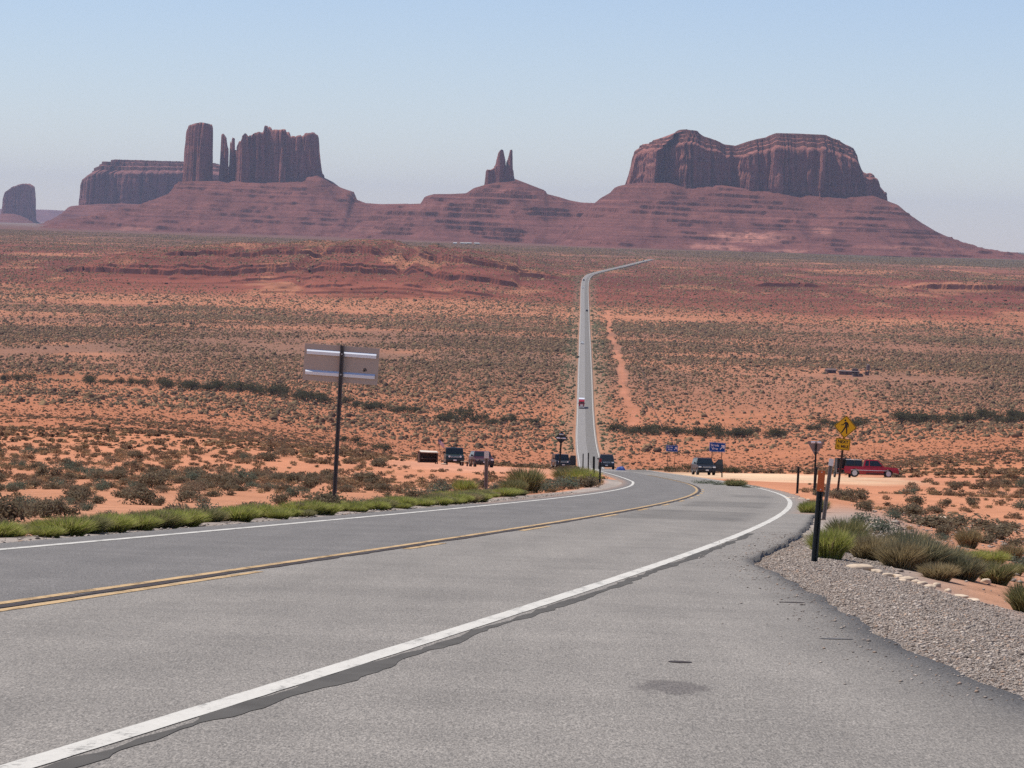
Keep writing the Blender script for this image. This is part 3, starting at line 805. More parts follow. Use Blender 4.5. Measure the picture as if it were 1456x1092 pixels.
# twin-humped butte, right
YR = 8900
B = butte('broad twin-humped butte with a long talus slope on the right', 1080, 300, YR)
cliff('cliff', B, [(896, 263), (898, 240), (901, 217), (905, 205), (911, 200), (925, 198), (948, 196), (957, 190), (964, 185.5), (976, 185), (989, 187), (993, 191), (999, 195), (1008, 197.5), (1017, 201), (1028, 206), (1044, 208), (1060, 202.5), (1075, 198.5), (1089, 196),
                   (1096, 192), (1101, 190.5), (1130, 191), (1171, 193), (1180, 197), (1191, 200.5), (1199, 206), (1210, 210), (1215, 216), (1217, 224), (1220, 237), (1226, 243), (1233, 245), (1240, 242), (1246, 242.5), (1250, 249), (1255, 256), (1259, 264), (1262.5, 263.5), (1264, 261), (1265.5, 266), (1267, 280), (1267, 292)],
      [(896, 263), (946, 262), (966, 270), (1011, 264), (1073, 274), (1113, 275), (1163, 282), (1208, 284), (1232, 281), (1267, 294)], YR, 360, 151, 15, res=2.0, batter=0.035, fs=0.85,
      plan=[(-1, 0.3), (-0.97, -0.55), (-0.90, -0.86), (-0.83, -0.92), (-0.79, -0.5), (-0.68, -0.62), (-0.62, -0.97), (-0.36, -0.78), (-0.22, -0.66), (-0.12, -0.95), (0.02, -0.86), (0.1, -1.02), (0.3, -0.9), (0.42, -1.0), (0.6, -0.78), (0.8, -0.45), (1, 0.15), (1, 1), (-1, 1)],
      ring=[(0, 0.775), (0.03, 0.80), (0.12, 0.825), (0.123, 0.875), (0.21, 0.89), (0.213, 0.93), (0.35, 0.94), (0.353, 0.985), (0.6, 0.99), (0.603, 1.0), (1.0, 1.0)])
talus('talus', B, [(770, 300), (800, 291), (826, 289.5), (850, 283), (862, 277.5), (870, 273), (876, 266), (882, 264.5), (896, 262), (946, 261), (966, 267), (1011, 263), (1073, 272), (1113, 273), (1163, 280), (1208, 281), (1232, 279), (1267, 292), (1281, 304), (1300, 317), (1320, 329), (1343, 339.5), (1388, 354), (1420, 359), (1456, 363), (1520, 372), (1600, 384)],
      YR, 320, 820, 400, 153, (5, 4), sand=[(1060, 338, 85, 16, 0.95), (1170, 330, 26, 12, 0.6), (1010, 350, 60, 8, 0.8), (1105, 356, 60, 5, 0.7), (1270, 352, 120, 6, 0.4), (1420, 378, 60, 6, 0.7)], half=([0, 1], [160, 160]))
settle(B)
# pale distant mesas on the horizon
X = np.linspace(-9000, 9000, 500)
prof = (40 + 70 * ss((fbm(X / 2300, X * 0, 3, 161) + 0.05) / 0.2) + 10 * fbm(X / 300, X * 0, 3, 163)) * ss((-1600 - X) / 900)
V = []
for dy, k in ((-900, 0.0), (-300, 0.55), (-200, 0.95), (0, 1.0), (900, 1.0), (1500, 0)):
    V.append(np.stack([X, 26500 + dy + 250 * fbm(X / 900, X * 0 + dy * 1e-3, 3, 165), -70 + (prof + 15) * k], -1))
hills = mesh_np('hills', np.concatenate(V), grid_faces(6, 500), m_talus, np.ones((3000, 3)))
tag(hills, 'low blue-grey mesas on the far horizon', 'hills', kind='structure')

# ------------------------------------------------------------------ vegetation
def blades(n, seed, spread=0.55, wid=0.011, hgt=1.0, lean=0.9, curl=0.25):
    """grassy tuft: thin upright blades leaning outward, unit height, unit diameter"""
    r = np.random.default_rng(seed)
    base_r = 0.22 * np.sqrt(r.random(n)); a = r.random(n) * 2 * math.pi
    bx, by = base_r * np.cos(a), base_r * np.sin(a)
    a2 = a + r.normal(0, 0.7, n)
    ln = lean * 0.5 * np.sqrt(r.random(n))
    hh = hgt * (0.55 + 0.45 * r.random(n)) * np.sqrt(np.maximum(0.12, 1 - (ln / 0.62)**2))
    tx, ty = bx + ln * np.cos(a2), by + ln * np.sin(a2)
    w = wid * (0.6 + 0.8 * r.random(n)); pa = r.random(n) * math.pi
    ox, oy = w * np.cos(pa), w * np.sin(pa)
    z0 = np.zeros(n) - 0.05
    mx_, my_, mz = bx + 0.42 * (tx - bx), by + 0.42 * (ty - by), hh * 0.6
    V = np.stack([np.stack([bx - ox, by - oy, z0], -1), np.stack([bx + ox, by + oy, z0], -1), np.stack([mx_ + ox, my_ + oy, mz], -1),
                  np.stack([mx_ - ox, my_ - oy, mz], -1), np.stack([tx, ty, hh], -1)], 1).reshape(-1, 3)
    i = np.arange(n)[:, None] * 5
    Fc = np.concatenate([i + np.array([[0, 1, 2]]), i + np.array([[0, 2, 3]]), i + np.array([[3, 2, 4]])])
    return V, Fc, np.repeat(np.stack([r.random(n), hh], -1), 5, 0)
def leafy(n, seed, clumps=9, leaf=0.045, flat=0.62):
    """woody desert shrub: stems fanning from the root, small leaves gathered in uneven clumps"""
    r = np.random.default_rng(seed)
    cc = []
    for k in range(clumps):
        a = r.random() * 2 * math.pi; q = 0.34 * math.sqrt(r.random()) 
        cc.append((q * math.cos(a), q * math.sin(a), flat * (0.22 + 0.42 * r.random()) * (1 - 1.6 * q * q), 0.13 + 0.11 * r.random()))
    cc = np.array(cc)
    k = r.integers(0, clumps, n)
    d = r.normal(0, 1, (n, 3)); d /= np.linalg.norm(d, axis=1)[:, None]
    rad = r.random(n)**0.40
    P = cc[k, :3] + d * (cc[k, 3] * rad)[:, None] * np.array([1.15, 1.15, 0.95])
    P[:, 2] = np.maximum(P[:, 2], 0.0)
    # leaves: small random triangles pairs
    u = r.normal(0, 1, (n, 3)); u /= np.linalg.norm(u, axis=1)[:, None]
    w = np.cross(u, r.normal(0, 1, (n, 3))); w /= np.linalg.norm(w, axis=1)[:, None]
    s = leaf * (0.6 + 0.8 * r.random(n))[:, None]
    V = np.stack([P - u * s, P + w * s * 0.45, P + u * s, P - w * s * 0.45], 1).reshape(-1, 3)
    i = np.arange(n)[:, None] * 4
    Fc = np.concatenate([i + np.array([[0, 1, 2]]), i + np.array([[0, 2, 3]])])
    C = np.repeat(np.stack([r.random(n), k / clumps], -1), 4, 0)
    # stems
    for q in range(clumps):
        b = len(V); t = cc[q, :3] * np.array([1, 1, 1.05])
        sv = np.array([[0.014, 0, -0.04], [-0.007, 0.012, -0.04], [-0.007, -0.012, -0.04]])
        V = np.concatenate([V, sv, [t]])
        Fc = np.concatenate([Fc, [[b, b + 1, b + 3], [b + 1, b + 2, b + 3], [b + 2, b, b + 3]]])
        C = np.concatenate([C, np.full((4, 2), -1.0)])
    return V, Fc, C
def shrub_mesh(name, kind, seed, c0, c1, n, **k):
    V, Fc, C = (blades if kind == 'b' else leafy)(n, seed, **k)
    c0, c1 = np.array(c0), np.array(c1)
    f = C[:, :1]
    if kind == 'b':
        col = c0 + (c1 - c0) * f
        dry = (C[:, :1] > 0.86)
        col = np.where(dry, np.array([.42, .33, .17]), col)
    else:
        col = np.where(f < 0, np.array([.14, .10, .07]), c0 + (c1 - c0) * np.clip(0.65 * f + 0.35 * C[:, 1:], 0, 1))
    return mesh_np(name, V, Fc, m_leaf, col, link=False)
GREYG = [shrub_mesh('grey_bush', 'b', 280 + i, (.13, .13, .075), (.26, .24, .145), 1800, wid=0.0075) for i in range(2)]
SAGE = [shrub_mesh('sagebrush', 'l', 200 + i, (.13, .10, .065), (.25, .20, .125), 900, clumps=11 + i % 4, leaf=0.042) for i in range(5)]
TEAL = [shrub_mesh('teal_sagebrush', 'l', 220 + i, (.10, .115, .080), (.19, .21, .145), 900, clumps=10, leaf=0.030) for i in range(2)]
DRY = [shrub_mesh('dry_shrub', 'l', 230 + i, (.16, .115, .075), (.30, .225, .145), 760, clumps=9, leaf=0.032) for i in range(3)]
GREEN = [shrub_mesh('rabbitbrush', 'b', 240 + i, (.22, .24, .05), (.47, .47, .13), 1700, wid=0.0085) for i in range(4)]
OLIVE = [shrub_mesh('olive_bush', 'b', 250 + i, (.15, .15, .06), (.29, .27, .12), 1700, wid=0.0085) for i in range(3)]
GRASSY = [shrub_mesh('dry_bunchgrass', 'b', 260 + i, (.22, .17, .085), (.40, .31, .17), 1500, wid=0.0075) for i in range(3)]
TAM = [shrub_mesh('tamarisk', 'l', 270 + i, (.055, .054, .028), (.115, .108, .055), 900, clumps=14, leaf=0.032, flat=0.75) for i in range(4)]
def plant(name, me, p, w, h, label, cat, group, rz=None, z=-0.02):
    o = bpy.data.objects.new(name, me); COL.objects.link(o)
    o.location = (p[0], p[1], p[2] + z)
    o.scale = (w, w, h); o.rotation_euler = (0, 0, rng.random() * 6.28 if rz is None else rz)
    return tag(o, label, cat, group)

# single shrubs you can pick out on the right bank: (column px, depth, width px, height px, meshes, name, label)
RB = [
 (1178, 48.5, 66, 50, GREEN, 'rabbitbrush', 'bright green rabbitbrush right behind the orange-topped marker post'),
 (1204, 57, 62, 46, OLIVE, 'olive_bush', 'olive green bush uphill of the bright green one by the orange marker'),
 (1176, 53, 40, 34, GREEN, 'rabbitbrush', 'low green tuft tucked behind the foot of the orange marker post'),
 (1216, 52.5, 54, 40, OLIVE, 'olive_bush', 'olive tuft between the bright green bush and the dry grass'),
 (1232, 50.5, 58, 40, GRASSY, 'dry_bunchgrass', 'tan dry grass clump right of the bright green bush'),
 (1150, 92, 32, 24, GREEN, 'rabbitbrush', 'green tuft left of the thin posts at the road bend'),
 (1163, 100, 34, 22, OLIVE, 'olive_bush', 'olive tuft at the foot of the thin sign post'),
 (1258, 72, 62, 42, TEAL, 'sagebrush', 'blue-green sagebrush on the bank behind the dry grass'),
 (1230, 80, 52, 36, TEAL, 'sagebrush', 'blue-green sagebrush behind the olive green bush'),
 (1284, 68, 44, 26, TEAL, 'sagebrush', 'small blue-green sagebrush beside the flat pale rock'),
 (1252, 58, 78, 50, DRY, 'dry_shrub', 'grey-purple dry shrub in the middle of the bank'),
 (1290, 55, 76, 50, GREYG, 'dry_shrub', 'grey dry shrub right of the grey-purple one on the bank'),
 (1250, 50.5, 70, 44, GRASSY, 'dry_bunchgrass', 'dry brown grass in front of the grey-purple shrub'),
 (1280, 49, 74, 46, GRASSY, 'dry_bunchgrass', 'dry brown grass clump left of the dark grey bush'),
 (1306, 49.5, 92, 56, GREYG, 'sagebrush', 'large dark grey-green bush at the head of the white stones'),
 (1338, 50, 92, 50, GREYG, 'sagebrush', 'dark grey-green bush right of the largest one on the bank'),
 (1334, 47.5, 60, 30, GRASSY, 'dry_bunchgrass', 'flattened dry grass below the dark grey-green bushes'),
 (1370, 49.5, 66, 40, GREYG, 'sagebrush', 'grey bush at the right end of the grey-green bushes'),
 (1382, 62, 46, 22, GREEN, 'rabbitbrush', 'low bright green tuft on bare ground right of the bank'),
 (1408, 64, 54, 26, GREEN, 'rabbitbrush', 'wider bright green tuft on the bare red ground'),
 (1442, 60, 34, 20, OLIVE, 'olive_bush', 'small olive tuft near the right edge of the bare ground'),
 (1416, 51, 62, 38, OLIVE, 'olive_bush', 'olive bush beside a pale round stone on the right'),
 (1462, 40.5, 66, 54, OLIVE, 'olive_bush', 'olive bush cut off by the right edge beside the gravel'),
 (1376, 78, 42, 34, GRASSY, 'dry_bunchgrass', 'tan clump standing alone on the bare red ground'),
 (1438, 72, 40, 30, GRASSY, 'dry_bunchgrass', 'pale tan clump near the right edge'),
 (1340, 80, 36, 20, TEAL, 'sagebrush', 'small pale blue-green shrub in the open ground'),
 (1326, 98, 92, 40, SAGE, 'sagebrush', 'wide dark shrub on the right bank ridge beyond the bare ground'),
 (1375, 100, 104, 46, SAGE, 'sagebrush', 'widest dark shrub on the right beyond the bare ground'),
 (1425, 96, 84, 40, SAGE, 'sagebrush', 'dark shrub beyond the bare ground near the right edge'),
 (1290, 112, 60, 30, SAGE, 'sagebrush', 'dark shrub beyond the bank left of the widest one'),
 (1402, 86, 40, 24, SAGE, 'sagebrush', 'small dark shrub between the tan clumps and wide dark shrubs'),
]
for px, Y, w, h, ms, nm, lab in RB:
    plant(nm, ms[int(px) % len(ms)], place(px, Y), pxm(w, Y) * 1.05, pxm(h, Y) * (1.15 if ms in (TEAL, DRY, SAGE) else 1.05), lab, 'bush' if nm != 'dry_bunchgrass' else 'grass tuft', 'bushes on the right road bank')

# bright green rabbitbrush along the left road edge
GL = 'tufts along the left road edge'
for i in range(165):
    y = 46 + 72 * (i / 164.0)**1.1 + rng.normal(0, 0.7)
    o = EL - 0.55 - abs(rng.normal(0, 0.55)) - (0.5 if y > 100 else 0)
    P = offset_pts(np.array([y]), np.array([o]))[0]
    z = hz1(P[0], P[1])
    dens = vn(np.array([y / 6.0]), np.array([0.0]), 301)[0]
    if dens < 0.2: continue
    s = 0.45 + 0.75 * rng.random()
    g = rng.random()
    ms = GREEN if g < 0.62 else (OLIVE if g < 0.8 else GRASSY)
    lab_ = {id(GREEN): ('rabbitbrush', 'green rabbitbrush tuft in the row between the left white line and the sage slope', 'bush'), id(OLIVE): ('olive_bush', 'olive green tuft in the row between the left white line and the sage slope', 'bush'),
            id(GRASSY): ('dry_bunchgrass', 'dry tan grass tuft in the green row along the left white line', 'grass tuft')}[id(ms)]
    plant(lab_[0], ms[i % len(ms)], (P[0], P[1], z), 0.72 * s, 0.29 * s, lab_[1], lab_[2], GL)
for px, Y, w, h, ms, nm, lab in [
  (462, 81, 62, 52, TAM, 'sagebrush', 'dark green bush around the foot of the blank sign post'),
  (500, 84, 66, 34, TEAL, 'sagebrush', 'grey-green bush right of the blank sign post'),
  (548, 96, 50, 26, TEAL, 'sagebrush', 'low grey-green bush midway between sign post and grey marker post'),
  (590, 104, 54, 30, SAGE, 'sagebrush', 'dusty bush left of the grey marker post'),
  (626, 112, 56, 40, TEAL, 'sagebrush', 'tall grey-green bush just left of the grey marker post'),
  (660, 118, 36, 26, GREEN, 'rabbitbrush', 'bright yellow-green tuft at the left foot of the grey marker post'),
  (730, 128, 40, 24, OLIVE, 'olive_bush', 'olive bush just right of the grey marker post'),
  (748, 136, 54, 40, OLIVE, 'olive_bush', 'largest olive bush right of the grey marker post'),
  (778, 150, 52, 34, TEAL, 'sagebrush', 'dusty grey bush between the olive bush and the twin posts'),
  (800, 160, 60, 36, TEAL, 'sagebrush', 'dusty grey bush below the black car on the left'),
  (826, 172, 44, 28, GREEN, 'rabbitbrush', 'yellow-green bush left of the twin posts'),
  (812, 205, 56, 26, OLIVE, 'olive_bush', 'olive bush hiding the lower wheels of the black car on the left'),
  (838, 212, 34, 20, GREEN, 'rabbitbrush', 'yellow-green patch where the road disappears behind the brow'),
  (1000, 232, 40, 14, TEAL, 'sagebrush', 'low grey-green bush in front of the dark car with open door'),
  (1022, 222, 36, 14, TEAL, 'sagebrush', 'low bush right of the one in front of the open-door car'),
  (1046, 215, 34, 13, OLIVE, 'olive_bush', 'low bush at the left end of the pale sand lot'),
  (1066, 205, 30, 12, TEAL, 'sagebrush', 'low bush beside the bend in front of the pale sand lot')]:
    plant(nm, ms[int(px) % len(ms)], place(px, Y), pxm(w, Y) * 1.05, pxm(h, Y) * 1.15, lab, 'bush', 'bushes beside the bend')

# tamarisk rows along the dry wash
YPY = lambda yp: float(np.interp(-yp, [-b for a, b in ot], [a for a, b in ot]))
def ypx(x, y): return y + (728 - x) * math.tan(ROLL)
def row(pts, n, wpx, label, group, seed):
    r = np.random.default_rng(seed)
    xs = np.array([p[0] for p in pts], float); yv = np.array([p[1] for p in pts], float)
    n = int(n * 1.35)
    for i in range(n):
        x = xs[0] + (xs[-1] - xs[0]) * (i + 0.5 + r.normal(0, 0.35)) / n
        y = np.interp(x, xs, yv) + r.normal(0, 1.2)
        Y = YPY(ypx(x, y))
        w = wpx * (0.65 + 0.7 * r.random())
        plant('tamarisk', TAM[i % 4], place(x, Y), pxm(w, Y) * 1.2, pxm(w * 0.60, Y) * 1.55, label, 'bush', group)
GT = 'dark bushes along the dry wash'
row([(0, 541), (45, 542)], 3, 22, 'dark bush in the small cluster at the far left end of the wash', GT, 1)
row([(120, 545), (215, 550)], 6, 20, 'dark bush under the red earth bank in the wash', GT, 2)
row([(225, 552), (330, 558)], 9, 24, 'dark bush in the wash row between red bank and blank sign', GT, 3)
row([(340, 558), (470, 566)], 11, 24, 'dark bush in the wash row directly left of the blank sign post', GT, 4)
row([(490, 567), (602, 572)], 10, 22, 'dark bush in the wash row directly right of the blank sign post', GT, 5)
row([(622, 575), (662, 575)], 3, 30, 'dark bush in the clump between wash row and highway', GT, 6)
row([(672, 576), (770, 578)], 8, 18, 'small dark bush in the sparse wash row left of the highway', GT, 7)
row([(488, 597), (548, 601)], 4, 22, 'dark bush in the separate row below the wash right of the sign post', GT, 8)
row([(575, 614), (612, 613)], 3, 16, 'dark bush above the wooden display booth', GT, 9)
row([(872, 585), (1000, 591)], 11, 24, 'dark bush in the long wash row right of the highway', GT, 10)
row([(1000, 591), (1120, 598)], 11, 24, 'dark bush in the wash row between blue signs and walking-figure sign', GT, 11)
row([(1145, 594), (1230, 597)], 6, 20, 'dark bush behind the walking-figure sign', GT, 12)
row([(1270, 596), (1382, 600)], 10, 26, 'dark bush in the wash right of the walking-figure sign', GT, 13)
row([(1396, 598), (1470, 601)], 7, 28, 'dark bush in the wash at the right edge', GT, 14)
row([(940, 640), (975, 644)], 3, 18, 'grey bush behind the small blue sign', GT, 15)
row([(1010, 650), (1050, 656)], 4, 18, 'grey bush below the larger blue sign', GT, 16)

# sagebrush of the near slopes, each a thing; beyond it the cover of the valley floor
def blocked(X, Y):
    off = X - XC(np.clip(Y, -50, 5450))
    l, r, r2 = pads(X, Y)
    bad = (off > EL - 1.0) & (off < ER(Y) + 1.2)
    bad |= (np.maximum(l, r) > 0.35) & (Y > 250) & (Y < 480)
    bad |= (r2 > 0.5) & (Y < 420) & (np.random.default_rng(5).random(len(X)) < 0.7)
    bad |= (np.abs(X - np.interp(Y, TY, TX) - 3 * fbm(Y / 60, Y * 0, 3, 57)) < 2.4 + 2.2 * fbm(X / 8, Y / 40, 3, 79)) & (Y > TY[0]) & (Y < TY[-1])
    bad |= (off > 0) & (off < ER(Y) + 3.0) & (Y < 75)
    return bad
def dens(X, Y):
    d = np.interp(Y, [40, 70, 150, 250, 320, 420, 600, 1000, 1500, 1690, 1760, 2000, 2200, 2450, 2560, 2700, 2950, 3080, 3200, 3350, 4500, 5400, 7600],
                  [.06, .15, .18, .13, .09, .085, .09, .10, .09, .065, .20, .29, .29, .24, .075, .19, .18, .045, .07, .06, .05, .045, .05])
    off = X - XC(np.clip(Y, -50, 5450))
    d = d * np.where((off > 0) & (Y < 130), 0.40, 1.0) * np.where((off > 0) & (Y > 1700), 0.9, 1.0) * np.where((off < 0) & (Y < 420) & (X / Y < -0.03), 1.7, 1.0) * np.where((X / Y > -0.036) & (X / Y < 0.016) & (Y > 248) & (Y < 335), 0.35, 1.0)
    d = d * veg_patch(X, Y)
    vg = ss((15 - np.abs(off)) / 7) * ss((Y - 420) / 200) * (1 - ss((Y - 4000) / 500))
    return d * (1 - 0.6 * vg) + 0.028 * vg
def scatter(y0, y1, seed, boost=1.0):
    r = np.random.default_rng(seed)
    P = []
    edges = np.geomspace(y0, y1, max(3, int(math.log(y1 / y0) / 0.06)))
    for a, b_ in zip(edges[:-1], edges[1:]):
        wdt = 0.40 * (a + b_) / 2
        n = int(wdt * (b_ - a) * 0.60 * boost)
        Y = r.uniform(a, b_, n); X = r.uniform(-0.2, 0.2, n) * Y
        keep = (r.random(n) * 0.60 < dens(X, Y)) & ~blocked(X, Y)
        P.append(np.stack([X[keep], Y[keep]], -1))
    P = np.concatenate(P)
    return P, r
P, r = scatter(42, 330, 401)
inview = np.abs(P[:, 0] / P[:, 1]) < 0.150
size = np.clip(r.lognormal(math.log(0.72), 0.36, len(P)), 0.3, 1.7)
size = size * np.interp(P[:, 1], [40, 120, 330], [0.45, 0.56, 0.95])
size = size * np.where((P[:, 0] / P[:, 1] > -0.036) & (P[:, 0] / P[:, 1] < 0.016) & (P[:, 1] > 110), 0.72, 1.0)
score = size / P[:, 1] * inview
order = np.argsort(-score)
ind = order[:230]
rest = np.setdiff1d(np.arange(len(P)), ind)
zz = hz(P[:, 0], P[:, 1])
for i in ind:
    x, y = P[i]
    off = x - float(XC(y)); px = 728 + x / y * F
    q = rng.random()
    ms, nm = (SAGE, 'sagebrush') if q < 0.62 else ((DRY, 'dry_shrub') if q < 0.84 else (TEAL, 'sagebrush'))
    if off > 0:
        lab, g = ('dusty shrub scattered on the bare red ground right of the road bank', 'shrubs on the red ground right of the bank') if y < 130 else ('dusty shrub on the red ground around the parked red pickup', 'shrubs around the red pickup')
    elif px < 300: lab, g = 'grey-brown sagebrush on the dense slope left of the blank sign', 'sagebrush on the left slope'
    elif px < 600: lab, g = 'grey-brown sagebrush on the slope behind the blank sign post', 'sagebrush behind the blank sign'
    else: lab, g = 'dusty sagebrush between the blank sign and the highway brow', 'sagebrush left of the brow'
    w = size[i] * 1.35
    plant(nm, ms[int(i) % len(ms)], (x, y, zz[i]), w, w * (0.72 + 0.3 * rng.random()), lab, 'bush', g)
def merged(name, P, w, h, cols, tmpl, label, cat, seed, smooth=False, sink=0.04, mat=None, zf=None):
    """one mesh of many shrubs, each a jittered copy of a template"""
    r = np.random.default_rng(seed)
    n = len(P)
    z = (zf or hz)(P[:, 0], P[:, 1])
    which = r.integers(0, len(tmpl), n)
    Vs, Fs, Cs, base = [], [], [], 0
    for k, (tv, tf_, tc) in enumerate(tmpl):
        ii = np.nonzero(which == k)[0]
        if not len(ii): continue
        a = r.random(len(ii)) * 2 * math.pi
        ca, sa = np.cos(a)[:, None], np.sin(a)[:, None]
        x = (tv[None, :, 0] * ca - tv[None, :, 1] * sa) * w[ii, None] + P[ii, 0, None]
        y = (tv[None, :, 0] * sa + tv[None, :, 1] * ca) * w[ii, None] + P[ii, 1, None]
        q = tv[None, :, 2] * h[ii, None] + z[ii, None] - sink
        Vs.append(np.stack([x, y, q], -1).reshape(-1, 3))
        Fs.append((tf_[None] + (np.arange(len(ii)) * len(tv))[:, None, None]).reshape(-1, 3) + base)
        Cs.append((cols[ii, None, :] * tc[None, :, None]).reshape(-1, 3))
        base += len(ii) * len(tv)
    o = mesh_np(name, np.concatenate(Vs), np.concatenate(Fs), mat or m_leaf, np.concatenate(Cs), smooth=smooth)
    return tag(o, label, cat, kind='stuff')
def leaf_t(seed, n, leaf, clumps):
    V, Fc, C = leafy(n, seed, clumps=clumps, leaf=leaf)
    return V, Fc, 0.72 + 0.56 * np.clip(C[:, 0], 0, 1)
def dome_t(seed, rings=2, seg=6):
    r = np.random.default_rng(seed)
    V = []
    for k in range(rings):
        el = (k / rings) * 1.25
        for s in range(seg):
            a = 2 * math.pi * (s + r.normal(0, 0.25)) / seg
            q = 0.5 * math.cos(el) * (1 + r.normal(0, 0.24))
            V.append((q * math.cos(a), q * math.sin(a), max(-0.04, math.sin(el) * (1 + r.normal(0, 0.22)))))
    V.append((r.normal(0, .12), r.normal(0, .12), 0.95 + r.normal(0, 0.14)))
    Fc = []
    for k in range(rings - 1):
        for s in range(seg):
            a, b_ = k * seg + s, k * seg + (s + 1) % seg
            Fc += [(a, b_, b_ + seg), (a, b_ + seg, a + seg)]
    t0 = (rings - 1) * seg
    Fc += [(t0 + s, t0 + (s + 1) % seg, len(V) - 1) for s in range(seg)]
    V = np.array(V)
    return V, np.array(Fc), 0.85 + 0.3 * r.random(len(V))
PAL = np.array([[.25, .156, .090], [.30, .192, .108], [.205, .137, .082], [.38, .245, .132], [.235, .168, .092], [.17, .112, .068]])
def pal(n, r, P=None):
    c = PAL[r.integers(0, len(PAL), n)] * (0.8 + 0.4 * r.random(n))[:, None]
    if P is not None:
        off = np.abs(P[:, 0] - XC(np.clip(P[:, 1], -50, 5450)))
        k = (ss((17 - off) / 8) * ss((P[:, 1] - 400) / 200))[:, None]
        c = c * (1 - k) + np.array([.20, .18, .10]) * k
    return c
LT = [leaf_t(500 + i, 150, 0.075, 7) for i in range(5)]
Pr = P[rest]
merged('sagebrush_cover', Pr, size[rest] * 1.35, size[rest] * 1.1, pal(len(rest), r), LT, 'sparse dusty sagebrush cover on the near red slopes', 'sagebrush', 41)
P2, r2_ = scatter(330, 1250, 403)
w = np.clip(r2_.lognormal(math.log(0.62), 0.5, len(P2)), 0.25, 2.4)
LT2 = [leaf_t(520 + i, 70, 0.14, 6) for i in range(5)]
merged('brush_cover', P2, w, w * 0.72, pal(len(P2), r2_, P2), LT2, 'dark brush dotting the orange sand below the parked cars', 'brush', 43)
P3, r3_ = scatter(1250, 2700, 405)
w = np.clip(r3_.lognormal(math.log(0.70), 0.52, len(P3)), 0.3, 3.4)
DT = [dome_t(540 + i, 3, 6) for i in range(8)]
merged('valley_brush', P3, w, w * 0.55, pal(len(P3), r3_, P3), DT, 'grey-green brush covering the valley floor in belts', 'brush', 45)
P4, r4_ = scatter(2700, 7600, 407, 0.8)
w = np.clip(r4_.lognormal(math.log(1.05), 0.45, len(P4)), 0.4, 4.0)
DT2 = [dome_t(560 + i, 2, 5) for i in range(8)]
merged('far_brush', P4, w, w * 0.52, pal(len(P4), r4_, P4), DT2, 'fine dark brush speckling the red flats below the buttes', 'brush', 47)

# ------------------------------------------------------------------ gravel and stones
def oct_t(seed):
    r = np.random.default_rng(seed)
    V = np.array([[1, 0, 0], [0, 1, 0], [-1, 0, 0], [0, -1, 0], [0, 0, 1], [0, 0, -1.0]]) * (0.5 + r.normal(0, 0.09, (6, 1)))
    V += r.normal(0, 0.05, (6, 3)); V[:, 2] = V[:, 2] * 0.8 + 0.2
    Fc = np.array([[0, 1, 4], [1, 2, 4], [2, 3, 4], [3, 0, 4], [1, 0, 5], [2, 1, 5], [3, 2, 5], [0, 3, 5]])
    return V, Fc, np.ones(6)
OT = [oct_t(600 + i) for i in range(8)]
STN = np.array([[.39, .325, .27], [.31, .25, .20], [.23, .185, .15], [.46, .39, .32], [.38, .265, .19], [.12, .095, .08]])
def gravel(name, P, s, seed, label, zf=None):
    r = np.random.default_rng(seed)
    cols = STN[r.choice(6, len(P), p=[.26, .24, .18, .14, .1, .08])] * (0.8 + 0.4 * r.random(len(P)))[:, None]
    o = merged(name, P, s, s * 0.62, cols, OT, label, 'gravel', seed, sink=0.0, mat=m_peb, zf=zf)
    return o
r = np.random.default_rng(611)
n = 150000
Y = 17 + 48 * r.random(n)**1.25
o_ = ER(Y) - 0.12 + np.minimum(np.abs(r.normal(0, 1.05, n)) + 0.5 * r.random(n), np.interp(Y, [17, 30, 45, 60], [3.6, 2.9, 2.2, 1.0]))
X = XC(Y) + o_
gravel('gravel', np.stack([X, Y], -1), np.clip(r.lognormal(math.log(0.0135), 0.5, n), 0.006, 0.05), 613, 'loose grey gravel shoulder beside the paved pullout')
n = 2600
Y = 19 + 45 * r.random(n)
X = XC(Y) + ER(Y) - np.abs(r.normal(0, 0.38, n)) + 0.05
gravel('gravel', np.stack([X, Y], -1), np.clip(r.lognormal(math.log(0.012), 0.5, n), 0.006, 0.045), 614, 'stray gravel washed onto the edge of the paved pullout', lambda x, y: ZR(y))
n = 9000
Y = 40 + 100 * r.random(n); o_ = EL + 0.08 - np.abs(r.normal(0, 0.32, n))
gravel('gravel', np.stack([XC(Y) + o_, Y], -1), np.clip(r.lognormal(math.log(0.035), 0.45, n), 0.015, 0.1), 615, 'pale gravel edging the left side of the highway')
n = 2600
Y = 44 + 85 * r.random(n); X = XC(Y) + ER(Y) + 1.5 + 11 * r.random(n)
gravel('rubble', np.stack([X, Y], -1), np.clip(r.lognormal(math.log(0.06), 0.55, n), 0.03, 0.3), 617, 'scattered pale rubble on the bare red ground right of the bank')
def rock_mesh(seed):
    bm = bmesh.new(); bmesh.ops.create_icosphere(bm, subdivisions=3, radius=0.5)
    V = np.array([v.co[:] for v in bm.verts])
    d = 1 + 0.32 * fbm(V[:, 0] * 2.2 + seed, V[:, 1] * 2.2 + V[:, 2] * 1.7, 3, seed) + 0.10 * fbm(V[:, 0] * 6 + seed, V[:, 1] * 6 + V[:, 2] * 5, 2, seed + 1)
    V = V * d[:, None]
    V = np.sign(V) * np.abs(V)**0.86 * np.array([1.0, 0.8, 0.62])
    Fc = np.array([[v.index for v in f.verts] for f in bm.faces]); bm.free()
    c = np.array([.60, .47, .34]) * (1 + 0.15 * fbm(V[:, 0] * 3, V[:, 1] * 3, 2, seed))[:, None]
    return mesh_np('rock', V, Fc, m_rock, c, link=False)
RK = [rock_mesh(i) for i in range(6)]
